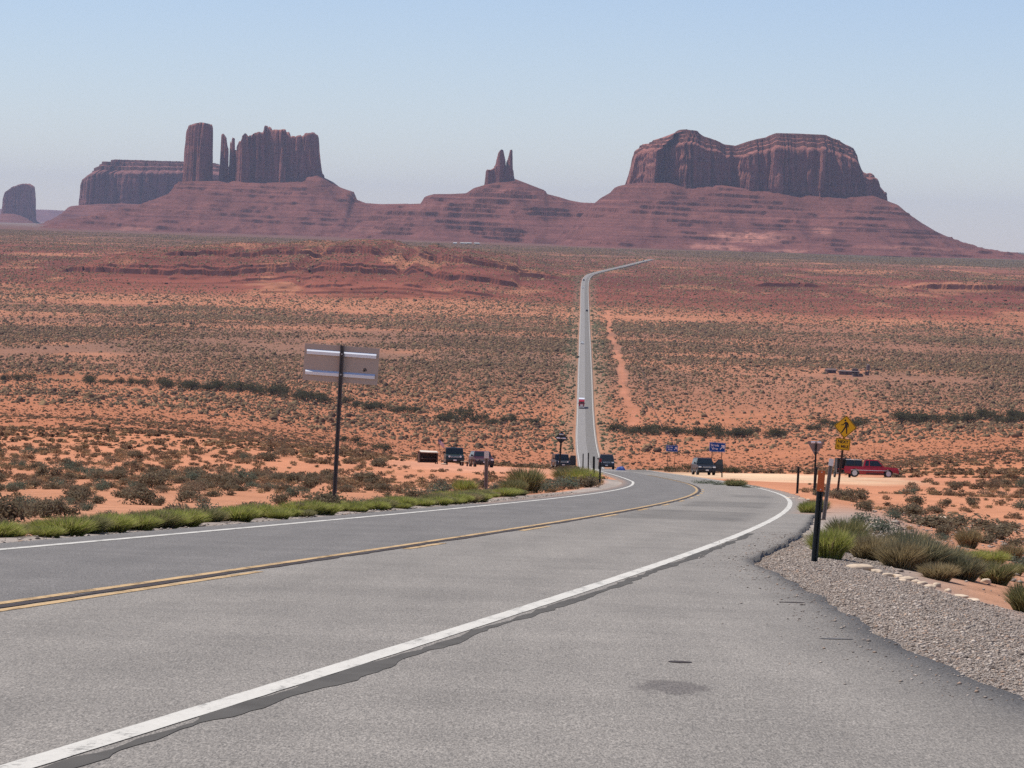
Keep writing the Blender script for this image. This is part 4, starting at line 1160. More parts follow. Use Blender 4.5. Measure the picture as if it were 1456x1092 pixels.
for i, (px, Y, w, h, lab) in enumerate([
  (1222, 46.2, 34, 12, 'flat yellowish rock below the dry grass at the gravel edge'), (1246, 46, 22, 8, 'low pale rock right of the flat yellowish rock'),
  (1262, 45.6, 16, 7, None), (1276, 45.6, 18, 8, None), (1290, 45.4, 22, 9, None), (1302, 45.2, 14, 7, None), (1312, 45.0, 16, 8, None), (1284, 44.6, 12, 5, None),
  (1332, 45.4, 15, 10, 'upright white stone at the foot of the dark grey-green bush'), (1322, 44.2, 16, 7, None), (1348, 44.0, 12, 8, 'round white stone below the upright white one'),
  (1366, 42.8, 20, 6, None), (1384, 42.0, 24, 6, 'flat cream rock near the right end of the stone row'), (1402, 50.5, 14, 10, 'pale round stone on bare ground beside the olive bush'),
  (1294, 67, 24, 10, 'flat pale rock behind the grey dry shrub'), (1330, 74, 18, 7, None), (1366, 69, 16, 6, None), (1310, 62, 14, 6, None), (1280, 60, 12, 5, None),
  (1232, 66, 16, 7, None), (1244, 84, 18, 7, None), (1340, 130, 22, 9, 'white boulder on the red ground below the red pickup'), (1121, 140, 9, 6, None), (1128, 140, 8, 6, None), (1140, 138, 10, 7, None), (1149, 138, 8, 5, None)]):
    o = bpy.data.objects.new('rock', RK[i % 6]); COL.objects.link(o)
    p = place(px, Y)
    o.location = p + Vector((0, 0, pxm(h, Y) * 0.15)); s = pxm(w, Y)
    o.scale = (s, s * 0.9, pxm(h, Y) * 1.5); o.rotation_euler = (0, 0, i * 1.7)
    if lab: tag(o, lab, 'rock', 'pale stones on the right bank')
    elif Y < 48: tag(o, 'small white stone in the row between gravel and grey-green bushes', 'rock', 'pale stones on the right bank')
    elif Y < 100: tag(o, 'small pale stone on the bare ground behind the dry shrubs', 'rock', 'pale stones on the right bank')
    else: tag(o, 'small white stone beside the dark post at the bend', 'rock', 'pale stones on the right bank')

# ------------------------------------------------------------------ signs and posts
m_galv = simple('galvanised_steel', (0.42, 0.42, 0.41), 0.45, 0.75, var=0.15, scale=20)
m_alu = simple('aluminium_sign_back', (0.52, 0.42, 0.335), 0.8, 0.0, spec=0.1, var=0.06, scale=6)
m_bar = simple('bright_aluminium_bar', (0.80, 0.81, 0.82), 0.35, 0.7, var=0.05, scale=12)
m_post = simple('weathered_steel_post', (0.115, 0.105, 0.098), 0.65, 0.3, var=0.25, scale=9)
m_gp = simple('dull_grey_steel', (0.28, 0.23, 0.195), 0.8, 0.0, spec=0.1, var=0.2, scale=9)
m_dpost = simple('dark_steel_post', (0.035, 0.042, 0.042), 0.55, 0.35, var=0.3, scale=9)
m_orange = simple('orange_marker_sheeting', (0.62, 0.135, 0.032), 0.5, var=0.14, scale=14)
m_sy = simple('yellow_sign_sheeting', (0.78, 0.50, 0.03), 0.7, spec=0.1, var=0.07, scale=6)
m_black = simple('black_sign_ink', (0.012, 0.011, 0.010), 0.5, var=0.1)
m_blue = simple('blue_sign_sheeting', (0.004, 0.075, 0.31), 0.7, spec=0.1, var=0.06, scale=5)
m_sw = simple('white_sign_sheeting', (0.80, 0.80, 0.78), 0.45, var=0.04)
m_rust = simple('rusty_brown_steel', (0.11, 0.075, 0.055), 0.75, 0.1, var=0.35, scale=7)
m_silver = simple('reflector', (0.75, 0.76, 0.78), 0.25, 0.6, var=0.05)

def upost(name, h, w, mat, parent, y=0.0, d=None):
    """U-channel post with its flanges, holes punched down the web"""
    d = d or w * 0.55; k = w * 0.16
    pts = [(-w / 2, 0), (-w * .26, 0), (-w * .16, d - k), (w * .16, d - k), (w * .26, 0), (w / 2, 0), (w / 2, k), (w * .36, k), (w * .25, d), (-w * .25, d), (-w * .36, k), (-w / 2, k)]
    m = MB(); m.prism([(a, b + y) for a, b in pts], 'z', -0.25, h)
    return m.build(name, mat, parent)
# blank sign seen from behind
Ys = 77.0
p = place(474.5, Ys)
top = at(487, 491, Ys)
H = (top.z - p.z)
R = empty('blank_sign', p, (0, math.atan2(top.x - p.x, H), math.radians(-2)))
tag(R, 'blank back of a wide rectangular sign on one leaning post, left of the road', 'sign')
upost('post', H, 0.092, m_post, R, -0.03)
sw, sh = pxm(107, Ys), pxm(52.5, Ys)
zc = H - pxm(27, Ys)
lean = Euler((0, math.radians(0.6), 0))
pan = empty('panel_pivot', (0, 0, 0)); bpy.data.objects.remove(pan)
m = MB(); m.box(0, 0, 0, sw, 0.004, sh, bev=0.0015)
pn = m.build('panel', m_alu, R); pn.location = (-0.015, 0.075, zc); pn.rotation_euler = (0, math.radians(0.9), 0)
for i, dz in enumerate((0.165, -0.165)):
    m = MB(); hgt = sh * 0.125
    # Z-bar: sloping bright top flange, upright web, small foot
    m.prism([(-0.002, hgt * 0.55), (-0.034, hgt * 0.16), (-0.034, -hgt * 0.5), (-0.028, -hgt * 0.5), (-0.028, hgt * 0.10), (0.0, hgt * 0.42)], 'x', -sw * 0.465, sw * 0.465)
    o = m.build('bracket', m_bar, R); o.location = (-0.015 + (0.0 if i == 0 else -0.01), 0.071, zc + dz / 0.5 * sh * 0.84); o.rotation_euler = (0, math.radians(0.9), 0)
    for bx in (-0.0,):
        m = MB(); m.tube((0, -0.05, 0), (0, 0.06, 0), 0.011); m.tube((0, -0.055, 0), (0, -0.045, 0), 0.02, n=6)
        b_ = m.build('bolt', m_galv, R); b_.location = (0, 0, zc + dz / 0.5 * sh * 0.84)
m = MB(); m.box(0, 0, 0, 0.10, 0.002, 0.022, Euler((0, -0.3, 0))); m.box(0.01, 0, -0.03, 0.10, 0.002, 0.02, Euler((0, -0.3, 0))); m.box(-0.005, 0, 0.03, 0.07, 0.002, 0.018, Euler((0, -0.3, 0))); m.box(-0.0, 0, -0.013, 0.022, 0.0021, 0.07, Euler((0, 0.5, 0)))
st = m.build('sticker', m_black, R); st.location = (sw * 0.31, 0.0715, zc - sh * 0.12); st.scale = (0.85, 1, 0.85)

# orange-topped marker post
Yo = 46.5
p = place(1158, Yo); tp = at(1169, 669, Yo); H = tp.z - p.z
R = empty('marker_post', p, (0, math.atan2(tp.x - p.x, H) * 0.95, 0.2))
tag(R, 'thin dark marker post with an orange top panel, standing in the gravel', 'marker post')
upost('post', H * 0.99, 0.085, m_dpost, R)
m = MB(); m.prism([(-.048, H - .275), (.048, H - .275), (.048, H - .006), (.042, H), (-.042, H), (-.048, H - .006)], 'y', -0.008, -0.003)
m.build('marker_panel', m_orange, R)
for zz_ in (H - 0.022, H - 0.25):
    m = MB(); m.tube((0, -0.014, zz_), (0, -0.002, zz_), 0.007); m.build('bolt', m_silver, R)

def plain_post(px, Y, toppx, wpx, label, mat=m_post, cap=None, name='marker_post', round_=True, group=None):
    p = place(px, Y); tp = at(toppx[0], toppx[1], Y); H = max(0.4, tp.z - p.z); w = pxm(wpx, Y)
    R = empty(name, p, (0, math.atan2(tp.x - p.x, H), 0))
    tag(R, label, 'post', group)
    upost('post', H, w, mat, R)
    if cap:
        m = MB(); m.box(0, -0.012, H - w * 0.9, w * 1.25, 0.012, w * 1.8, bev=0.003); m.build('reflector', cap, R)
    m = MB(); m.box(0, 0.02, -0.02, w * 1.8, w * 1.6, 0.10, bev=0.02, taper=(0.7, 0.7)); m.build('footing', m_rust, R)
    return R
m_redr = simple('red_reflector', (0.30, 0.03, 0.03), 0.4, var=0.1)
plain_post(1171, 84, (1182.5, 652), 5.6, 'tall grey post leaning right beside the orange-topped marker', m_gp, m_silver)
plain_post(1133.5, 176, (1135.5, 664), 3.4, 'short dark post standing alone left of the thin sign post', m_dpost)
plain_post(1157.5, 168, (1161, 664), 3.4, 'short dark post crossing the thin sign post at the bend', m_dpost)
plain_post(690.5, 122, (692, 642), 5.4, 'thick grey marker post at the left road edge', m_gp, m_silver)
plain_post(844, 180, (844.5, 649), 3.2, 'taller dark post of the twin posts at the inside of the bend', m_dpost)
plain_post(852.5, 186, (853.8, 652), 2.8, 'dark post with a red reflector right of its taller twin', m_dpost, m_redr)
plain_post(828.7, 330, (829.2, 645), 1.6, 'thin far post on the brow left of the distant road', m_dpost)
plain_post(836.4, 300, (836.6, 644), 1.9, 'thin far post on the brow in front of the distant road', m_dpost)
plain_post(1026.5, 330, (1026.5, 665.5), 1.8, 'small thin post right of the dark car with the open door', m_dpost)

# back of a yield sign
Yy = 172
p = place(1157, Yy); tp = at(1160.5, 628, Yy); H = tp.z - p.z
R = empty('yield_sign', p, (0, math.atan2(tp.x - p.x, H), math.radians(8)))
tag(R, 'grey back of a triangular sign on a tall thin post', 'sign')
upost('post', H, pxm(2.6, Yy), m_dpost, R, -0.04)
a = pxm(27, Yy) / 2; hh = a * 1.62
def roundtri(a, h, r, n=5):
    C_ = [(-a, 0), (a, 0), (0, -h)]
    out = []
    for i in range(3):
        p0, p1, p2 = Vector(C_[i - 1]), Vector(C_[i]), Vector(C_[(i + 1) % 3])
        u, v = (p0 - p1).normalized(), (p2 - p1).normalized()
        for t in range(n + 1):
            k = t / n
            q = p1 + u * r * (1 - k)**2 + v * r * k**2
            out.append((q.x, q.y))
    return out
m = MB(); m.prism([(x, z + H + 0.02) for x, z in roundtri(a, hh, 0.12)], 'y', 0.02, 0.024); m.build('panel', m_gp, R)
m = MB(); m.prism([(-0.002, 0.05), (-0.03, 0.015), (-0.03, -0.04), (0.0, -0.04)], 'x', -a * 0.55, a * 0.55)
o = m.build('bracket', m_bar, R); o.location = (0, 0.02, H - 0.04)
m = MB(); m.prism([(-0.002, 0.03), (-0.03, 0.01), (-0.03, -0.03), (0.0, -0.03)], 'x', -a * 0.3, a * 0.3)
o = m.build('bracket', m_alu, R); o.location = (0, 0.02, H - hh * 0.62)

# yellow walking-figure warning sign and its plate
Yp = 165
p = place(1190, Yp); tp = at(1203, 590, Yp); H = tp.z - p.z
R = empty('pedestrian_sign', p, (0, math.atan2(tp.x - p.x, H) + math.radians(0.6), math.radians(6)))
tag(R, 'yellow diamond warning sign with a black walking figure above a yellow plate', 'sign')
upost('post', H - 0.1, pxm(3.2, Yp), m_rust, R, 0.012)
D = pxm(33.5, Yp) / 2
def diamond(d, r=0.06, n=4):
    C_ = [(0, d), (d, 0), (0, -d), (-d, 0)]; out = []
    for i in range(4):
        p0, p1, p2 = Vector(C_[i - 1]), Vector(C_[i]), Vector(C_[(i + 1) % 4])
        u, v = (p0 - p1).normalized(), (p2 - p1).normalized()
        for t in range(n + 1):
            k = t / n; q = p1 + u * r * (1 - k)**2 + v * r * k**2; out.append((q.x, q.y))
    return out
zc = H - D
m = MB(); m.prism([(x, z + zc) for x, z in diamond(D)], 'y', -0.004, 0.0); dp = m.build('diamond_panel', m_sy, R)
bo, bi = diamond(D * 0.965), diamond(D * 0.90)
V = [(x, -0.0065, z + zc) for x, z in bo] + [(x, -0.0065, z + zc) for x, z in bi]; n = len(bo)
mesh_np('border', V, [(i, (i + 1) % n, n + (i + 1) % n, n + i) for i in range(n)], m_black, parent=dp)
def flat(name, polys, s, ox, oz, mat, parent, y=-0.0066):
    m = MB()
    for pl in polys: m.prism([(x * s + ox, z * s + oz) for x, z in pl], 'y', y, y + 0.002)
    return m.build(name, mat, parent)
circ = [(0.085 * math.cos(t) - 0.07, 0.085 * math.sin(t) + 0.56) for t in [i * math.pi / 8 for i in range(16)]]
fig = [circ,
       [(-.10, .42), (.06, .45), (.19, .38), (.17, .02), (.02, -.02), (-.06, .0), (-.05, .22)],      # trunk
       [(-.09, .42), (-.04, .30), (-.20, .13), (-.40, .10), (-.41, .16), (-.23, .20)],                # arm reaching forward
       [(.12, .42), (.20, .38), (.29, .18), (.25, -.03), (.19, -.02), (.21, .17), (.13, .28)],        # arm swung back
       [(-.06, .02), (.07, -.0), (-.06, -.26), (-.25, -.58), (-.34, -.53), (-.18, -.24)],             # leading leg
       [(.03, .02), (.17, .04), (.19, -.26), (.23, -.57), (.13, -.59), (.08, -.27)]]                  # trailing leg
flat('walking_figure', fig, D * 0.98, 0, zc - 0.0, m_black, dp)
pw, ph = pxm(21.5, Yp), pxm(16.5, Yp)
pz = zc - D - ph * 0.50
m = MB(); m.box(-0.03, -0.012, pz, pw, 0.004, ph, bev=0.0015)
pp = m.build('plate', m_sy, R)
m = MB()
for (x, z, w, h) in ((0, ph * .455, pw * .93, .022), (0, -ph * .455, pw * .93, .022)): m.box(x - 0.03, -0.0155, pz + z, w, 0.002, h)
for sx in (-1, 1): m.box(sx * pw * .455 - 0.03, -0.0155, pz, .022, 0.002, ph * .89)
m.build('border', m_black, pp)
text_mesh('lettering', 'NEXT', ph * 0.36, m_black, pp, (-0.03, -0.0155, pz + ph * 0.2), bold=0.006)
text_mesh('lettering', '½ MILE', ph * 0.33, m_black, pp, (-0.03, -0.0155, pz - ph * 0.2), bold=0.006)

# yellow diamond sign from behind, left of the far road
Yd = 330
p = place(795, Yd); tp = at(797.6, 613, Yd); H = tp.z - p.z
R = empty('warning_sign', p, (0, 0.03, 0.1))
tag(R, 'dark back of a diamond sign with bright brackets, above the black car on the left', 'sign')
upost('post', H - 0.2, pxm(2.6, Yd), m_dpost, R, -0.06)
D = pxm(18.5, Yd) / 2
m = MB(); m.prism([(x, z + H - D) for x, z in diamond(D)], 'y', 0.0, 0.005); m.build('panel', m_dpost, R)
for z, w in ((H - D * 0.50, .30), (H - D * 1.08, .72)):
    m = MB(); m.prism([(-0.002, 0.07), (-0.05, 0.02), (-0.05, -0.05), (0.0, -0.05)], 'x', -D * w, D * w)
    o = m.build('bracket', m_bar, R); o.location = (0, 0, z)

# blue direction signs
def arrow(cx, cz, s):
    a = [(-.5, -.36), (.10, .24), (-.20, .24), (-.20, .5), (.5, .5), (.5, -.20), (.24, -.20), (.24, .10), (-.36, -.5)]
    return [[(x * s + cx, z * s + cz) for x, z in a]]
def blue_sign(px, Y, w, h, ytop, label):
    p = place(px, Y); tp = at(px, ytop, Y); H = tp.z - p.z
    W_, H_ = pxm(w, Y), pxm(h, Y)
    R = empty('direction_sign', p, (0, math.radians(2), 0.05)); tag(R, label, 'sign', 'blue direction signs')
    for sx in (-1, 1): upost('post', H - 0.05, 0.09, m_rust, R).location = (sx * W_ * 0.3, 0.02, 0)
    m = MB(); m.box(0, -0.01, H - H_ / 2, W_, 0.006, H_, bev=0.002); pn = m.build('panel', m_blue, R)
    m = MB(); e = 0.05
    for sz in (-1, 1): m.box(0, -0.0145, H - H_ / 2 + sz * (H_ / 2 - e), W_ - 2 * e, 0.003, 0.04)
    for sx in (-1, 1): m.box(sx * (W_ / 2 - e), -0.0145, H - H_ / 2, 0.04, 0.003, H_ - 2 * e - 0.04)
    m.build('border', m_sw, pn)
    text_mesh('lettering', 'Scenic', H_ * 0.34, m_sw, pn, (-W_ * 0.15, -0.0145, H - H_ * 0.32), bold=0.012)
    text_mesh('lettering', 'View', H_ * 0.34, m_sw, pn, (-W_ * 0.15, -0.0145, H - H_ * 0.68), bold=0.012)
    flat('arrow', arrow(W_ * 0.30, H - H_ * 0.5, H_ * 0.5), 1, 0, 0, m_sw, pn, -0.0145)
blue_sign(1017.5, 470, 23, 13.5, 629, 'larger blue rectangular sign with white lettering and arrow behind the open-door car')
blue_sign(953, 640, 17, 9, 633, 'smaller blue rectangular sign with white arrow left of the larger one')

# ------------------------------------------------------------------ vehicles
m_glass = simple('car_glass', (0.012, 0.016, 0.018), 0.08, spec=0.6, var=0.1)
m_tyre = simple('tyre_rubber', (0.018, 0.017, 0.016), 0.85, var=0.2)
m_rim = simple('alloy_rim', (0.55, 0.55, 0.56), 0.35, 0.6, var=0.1)
m_chrome = simple('chrome', (0.72, 0.73, 0.74), 0.2, 0.9, var=0.05)
m_trim = simple('black_trim', (0.02, 0.02, 0.021), 0.6, var=0.15)
m_lamp = simple('headlight_lens', (0.80, 0.81, 0.80), 0.15, spec=0.7, var=0.04)
m_tail = simple('tail_light', (0.35, 0.012, 0.010), 0.25, var=0.08)
def cpaint(name, col): return simple(name, col, 0.3, 0.0, spec=0.4, var=0.06, scale=3, coat=0.12)
PT = {'black': cpaint('black_car_paint', (0.016, 0.018, 0.021)), 'green': cpaint('dark_green_car_paint', (0.022, 0.032, 0.030)), 'maroon': cpaint('maroon_car_paint', (0.060, 0.020, 0.030)),
      'red': cpaint('red_car_paint', (0.30, 0.012, 0.024)), 'white': cpaint('white_car_paint', (0.78, 0.78, 0.77)), 'grey': cpaint('grey_car_paint', (0.014, 0.015, 0.017)), 'truck': cpaint('red_truck_paint', (0.33, 0.012, 0.018))}
def body_loft(side, W, tuck=0.10, top_in=0.05):
    """loft across the car: the side outline (y, z) swelled at the beltline and rounded towards top and sill"""
    m = MB()
    zs = [p[1] for p in side]; z0, z1 = min(zs), max(zs)
    xs = [(-1.0, 1.0, 0.0), (-0.985, 1.0, 0.0), (-0.93, 1.0, 0.035), (0.93, 1.0, 0.035), (0.985, 1.0, 0.0), (1.0, 1.0, 0.0)]
    cy = sum(p[0] for p in side) / len(side)
    rings = []
    for fx, sc, up in xs:
        k = 0.965 if abs(fx) > 0.99 else 1.0
        r = []
        for (y, z) in side:
            t = (z - z0) / (z1 - z0)
            inw = top_in * max(0, t - 0.55) / 0.45 + tuck * max(0, 0.25 - t) / 0.25 * 0.4
            r.append((fx * (W / 2 - inw), cy + (y - cy) * k, z0 + (z - z0) * (k if t > 0.5 else 1.0)))
        rings.append(r)
    m.loft(rings)
    return m
def cabin(m, prof, W, tin):
    """greenhouse: outline (y, z) at the roof tucked in at the sides"""
    zb = min(p[1] for p in prof); zt = max(p[1] for p in prof)
    rings = []
    for s in (-1, -0.96, 0.96, 1):
        rings.append([(s * (W / 2 - tin * (z - zb) / (zt - zb)), y, z - (0.02 if abs(s) == 1 and z > zb + .1 else 0)) for y, z in prof])
    m.loft(rings)
def wheel(parent, x, y, r, w, rimmat=m_rim):
    m = MB()
    prof = [(r * 0.62, -w / 2), (r * 0.93, -w / 2), (r, -w * 0.36), (r, w * 0.36), (r * 0.93, w / 2), (r * 0.62, w / 2)]
    n = 22
    rings = [[(px, pr * math.cos(t), pr * math.sin(t)) for pr, px in prof] for t in [2 * math.pi * i / n for i in range(n)]]
    V = [v for rg in rings for v in rg]; k = len(prof)
    Fc = [(i * k + j, i * k + (j + 1) % k, ((i + 1) % n) * k + (j + 1) % k, ((i + 1) % n) * k + j) for i in range(n) for j in range(k)]
    ob = mesh_np('wheel', V, Fc, m_tyre, parent=parent)
    ob.location = (x, y, r)
    m = MB(); s = 1 if x > 0 else -1
    m.tube((s * w * 0.30, 0, 0), (s * w * 0.40, 0, 0), r * 0.64, r * 0.60, n=20); m.tube((s * w * 0.40, 0, 0), (s * w * 0.5, 0, 0), r * 0.2, r * 0.16, n=10)
    for i in range(5):
        a = i * 2 * math.pi / 5
        m.box(s * w * 0.43, 0.36 * r * math.cos(a), 0.36 * r * math.sin(a), w * 0.12, r * 0.5, r * 0.12, Euler((a, 0, 0)))
    m.build('rim', rimmat, ob)
def quad_panel(name, pts, mat, parent, push, th=0.012):
    """thin pane standing just proud of the body"""
    v = [Vector(p) for p in pts]; n = (v[1] - v[0]).cross(v[2] - v[0]).normalized()
    if n.dot(Vector(push)) < 0: n = -n
    m = MB()
    A = [m.bm.verts.new(p + n * 0.004) for p in v]; B = [m.bm.verts.new(p + n * (0.004 + th)) for p in v]
    k = len(v)
    m.bm.faces.new(A); m.bm.faces.new(B[::-1])
    for i in range(k): m.bm.faces.new((A[i], A[(i + 1) % k], B[(i + 1) % k], B[i]))
    return m.build(name, mat, parent)
def car(name, label, cat, paint_, L=4.7, W=1.9, hood=0.98, roof=1.72, belt=1.05, kind='suv', rack=False, group=None, lamps=m_lamp, rim=m_rim, gr=0.36, bull=False):
    """car with its nose towards -Y"""
    R = empty(name, (0, 0, 0)); tag(R, label, cat, group)
    f, r_ = -L / 2, L / 2
    sill, wr = 0.34, gr
    wf, wb = f + L * 0.19, r_ - L * 0.19
    def arch(c):
        return [(c - wr * 1.18, sill)] + [(c + wr * 1.18 * math.cos(t), wr + wr * 1.15 * math.sin(t)) for t in [math.pi - math.pi * i / 8 for i in range(1, 8)]] + [(c + wr * 1.18, sill)]
    pick = kind == 'pickup'
    bz = belt if not pick else belt - 0.02
    side = [(f + 0.02, sill + 0.06)] + arch(wf) + arch(wb) + [(r_ - 0.02, sill + 0.08), (r_, 0.62), (r_ - 0.03, bz - 0.05), (r_ - 0.10, bz), (f + L * 0.31, bz), (f + L * 0.26, hood), (f + 0.22, hood - 0.07), (f + 0.05, hood - 0.17), (f, 0.60)]
    m = body_loft(side, W)
    cb0, cb1 = f + L * 0.27, (r_ - 0.06 if kind == 'suv' else f + L * 0.66)
    rake = 0.62 if kind != 'jeep' else 0.22
    if kind == 'jeep': cb1 = r_ - 0.05
    ty0, ty1 = cb0 + rake, cb1 - (0.28 if kind == 'suv' else 0.16)
    prof = [(cb0, bz - 0.03), (ty0, roof - 0.06), (ty0 + 0.18, roof), (ty1 - 0.18, roof), (ty1, roof - 0.05), (cb1, bz - 0.03)]
    tin = 0.20 if kind != 'jeep' else 0.07
    cabin(m, prof, W - 0.07, tin)
    body = m.build('body', paint_, R)
    Wc = W - 0.07
    hx = lambda z: Wc / 2 - tin * (z - bz + 0.03) / (roof - bz + 0.03)
    lerp = lambda a, b, t: a + (b - a) * t
    za, zb = bz + 0.05, roof - 0.11
    ya = lambda z: lerp(cb0, ty0, (z - bz + 0.03) / (roof - 0.06 - bz + 0.03))
    yb = lambda z: lerp(cb1, ty1, (z - bz + 0.03) / (roof - 0.05 - bz + 0.03))
    quad_panel('windshield', [(-hx(za) + .07, ya(za), za), (hx(za) - .07, ya(za), za), (hx(zb) - .07, ya(zb), zb), (-hx(zb) + .07, ya(zb), zb)], m_glass, R, (0, -1, 0.5))
    quad_panel('rear_window', [(-hx(za) + .09, yb(za), za), (hx(za) - .09, yb(za), za), (hx(zb) - .09, yb(zb), zb), (-hx(zb) + .09, yb(zb), zb)], m_glass, R, (0, 1, 0.3))
    ym = lerp(cb0 + rake, cb1, 0.42 if kind != 'pickup' else 0.60)
    for s in (-1, 1):
        quad_panel('side_window', [(s * hx(za), ya(za) + .13, za), (s * hx(za), ym - .05, za), (s * hx(zb), ym - .05, zb), (s * hx(zb), ya(zb) + .12, zb)], m_glass, R, (s, 0, 0))
        quad_panel('side_window', [(s * hx(za), ym + .05, za), (s * hx(za), yb(za) - .16, za), (s * hx(zb), yb(zb) - .14, zb), (s * hx(zb), ym + .05, zb)], m_glass, R, (s, 0, 0))
        for c in (wf, wb): wheel(R, s * (W / 2 - 0.13), c, wr, 0.25, rim)
        m = MB()
        if kind == 'jeep': m.tube((s * W * 0.30, f - 0.02, hood - 0.23), (s * W * 0.30, f + 0.06, hood - 0.23), 0.10, n=16)
        else: m.box(s * W * 0.385, f + 0.015, hood - 0.25, W * 0.15, 0.10, 0.13, bev=0.03)
        m.build('headlight', lamps, R)
        m = MB(); m.box(s * (W / 2 - 0.09), r_ - 0.02, bz - 0.20, 0.12, 0.06, 0.26, bev=0.02); m.build('tail_light', m_tail, R)
        m = MB(); m.box(s * (W / 2 + 0.09), cb0 + 0.32, bz + 0.12, 0.20, 0.10, 0.16, bev=0.03); m.box(s * (W / 2 - 0.0), cb0 + 0.32, bz + 0.05, 0.12, 0.05, 0.05); m.build('mirror', m_trim, R)
        m = MB(); m.box(s * (W / 2 + 0.004), lerp(f, r_, 0.5), bz - 0.16, 0.02, 0.16, 0.03, bev=0.006); m.build('door_handle', m_trim, R)
    m = MB(); m.box(0, f - 0.005, hood - 0.26, W * 0.50, 0.06, 0.17, bev=0.02)
    g = m.build('grille', m_trim, R)
    m = MB()
    for i in range(4): m.box(0, f - 0.04, hood - 0.32 + i * 0.042, W * 0.47, 0.02, 0.012)
    m.build('grille_bar', m_chrome, g)
    m = MB(); m.box(0, f - 0.04, 0.50, W * 0.97, 0.16, 0.20, bev=0.04); m.build('bumper', m_trim, R)
    m = MB(); m.box(0, r_ + 0.02, 0.52, W * 0.95, 0.14, 0.20, bev=0.04); m.build('bumper', m_trim, R)
    m = MB(); m.box(0, f - 0.125, 0.51, 0.32, 0.012, 0.12, bev=0.003); m.build('number_plate', m_sw, R)
    m = MB(); m.box(0, 0, 0.36, W * 0.86, L * 0.9, 0.16); m.build('chassis', m_trim, R)
    if rack:
        m = MB()
        for s in (-1, 1): m.box(s * (hx(roof) - 0.10), (ty0 + ty1) / 2 + .05, roof + 0.04, 0.04, (ty1 - ty0) * 0.8, 0.04)
        for i in range(3): m.box(0, lerp(ty0 + .35, ty1 - .3, i / 2), roof + 0.055, Wc - 2 * tin, 0.05, 0.03)
        m.build('roof_rack', m_trim, R)
    return R, dict(hx=hx, za=za, zb=zb, cb0=cb0, cb1=cb1, ty0=ty0, f=f, r=r_, W=W, bz=bz, roof=roof, wf=wf, wb=wb)
def put(R, px, Y, rz, dz=0.0, road=False):
    p = place(px, Y)
    if road: p.z = float(ZR(Y)) + 0.005
    tilt = 0.0
    if road or True:
        q = hz1(p.x, Y + 2) - hz1(p.x, Y - 2)
        tilt = math.atan2(q, 4.0)
    R.location = p + Vector((0, 0, dz)); R.rotation_euler = (Matrix.Rotation(tilt, 3, 'X') @ Matrix.Rotation(rz, 3, 'Z')).to_euler()
    return R
def on_lane(R, Y, off, toward=True):
    x = float(XC(Y)); h = float(heading(np.array([Y]))[0])
    R.location = (x + off * math.cos(h), Y - off * math.sin(h), float(ZR(Y)) + 0.01 + Y * 4e-5)
    g = math.atan2(float(ZR(Y + 3) - ZR(Y - 3)), 6.0)
    R.rotation_euler = (Matrix.Rotation(g, 3, 'X') @ Matrix.Rotation(-h + (0 if toward else math.pi), 3, 'Z')).to_euler()

R, _ = car('black_suv', 'black car coming up the highway brow towards the bend', 'car', PT['black'], L=5.1, W=2.02, hood=1.12, roof=1.90, belt=1.2, gr=0.40, rack=True)
on_lane(R, 455, -1.9)
R, _ = car('jeep', 'dark green jeep with bright round headlights beside the display booth', 'car', PT['green'], L=4.2, W=1.85, hood=1.1, roof=1.78, belt=1.15, kind='jeep', gr=0.40)
put(R, 645, 352, math.radians(4))
R, _ = car('maroon_suv', 'dark maroon car parked behind the long-legged table', 'car', PT['maroon'], L=4.7, W=1.95, hood=1.0, roof=1.62, belt=1.05)
put(R, 684, 352, math.radians(9))
R, g = car('dark_suv', 'dark car parked with an open side door, facing the camera by the sand lot', 'car', PT['grey'], L=4.8, W=1.95, hood=1.08, roof=1.80, belt=1.12, rack=True)
put(R, 1000, 372, math.radians(6))
m = MB(); m.prism([(0, 0.42), (1.0, 0.42), (1.0, g['bz']), (0.95, g['roof'] - 0.12), (0.45, g['roof'] - 0.1), (0, g['bz'])], 'x', -0.04, 0.04)
dr = m.build('open_door', PT['grey'], R); dr.location = (g['W'] / 2 + 0.02, g['cb0'] + 0.25, 0); dr.rotation_euler = (0, 0, math.radians(-74))
for s in (-1, 1):
    quad_panel('window', [(s * 0.04, 0.10, g['bz'] + 0.03), (s * 0.04, 0.92, g['bz'] + 0.03), (s * 0.04, 0.88, g['roof'] - 0.19), (s * 0.04, 0.50, g['roof'] - 0.17)], m_glass, dr, (s, 0, 0))
m = MB(); m.box(-0.07, 0.55, 0.86, 0.05, 0.6, 0.10, bev=0.015); m.build('armrest', m_rim, dr)
R, g = car('black_jeep', 'black car with an open door under the diamond sign back on the left', 'car', PT['black'], L=4.4, W=1.9, hood=1.12, roof=1.85, belt=1.18, kind='jeep', gr=0.42)
put(R, 797, 455, math.radians(8))
m = MB(); m.prism([(0, 0.45), (0.95, 0.45), (0.95, g['bz']), (0.9, g['roof'] - 0.12), (0.2, g['roof'] - 0.1), (0, g['bz'])], 'x', -0.04, 0.04)
dr = m.build('open_door', PT['black'], R); dr.location = (g['W'] / 2 + 0.02, g['cb0'] + 0.1, 0); dr.rotation_euler = (0, 0, math.radians(-70))
quad_panel('window', [(-0.04, 0.08, g['bz'] + 0.03), (-0.04, 0.88, g['bz'] + 0.03), (-0.04, 0.84, g['roof'] - 0.19), (-0.04, 0.25, g['roof'] - 0.17)], m_glass, dr, (-1, 0, 0))

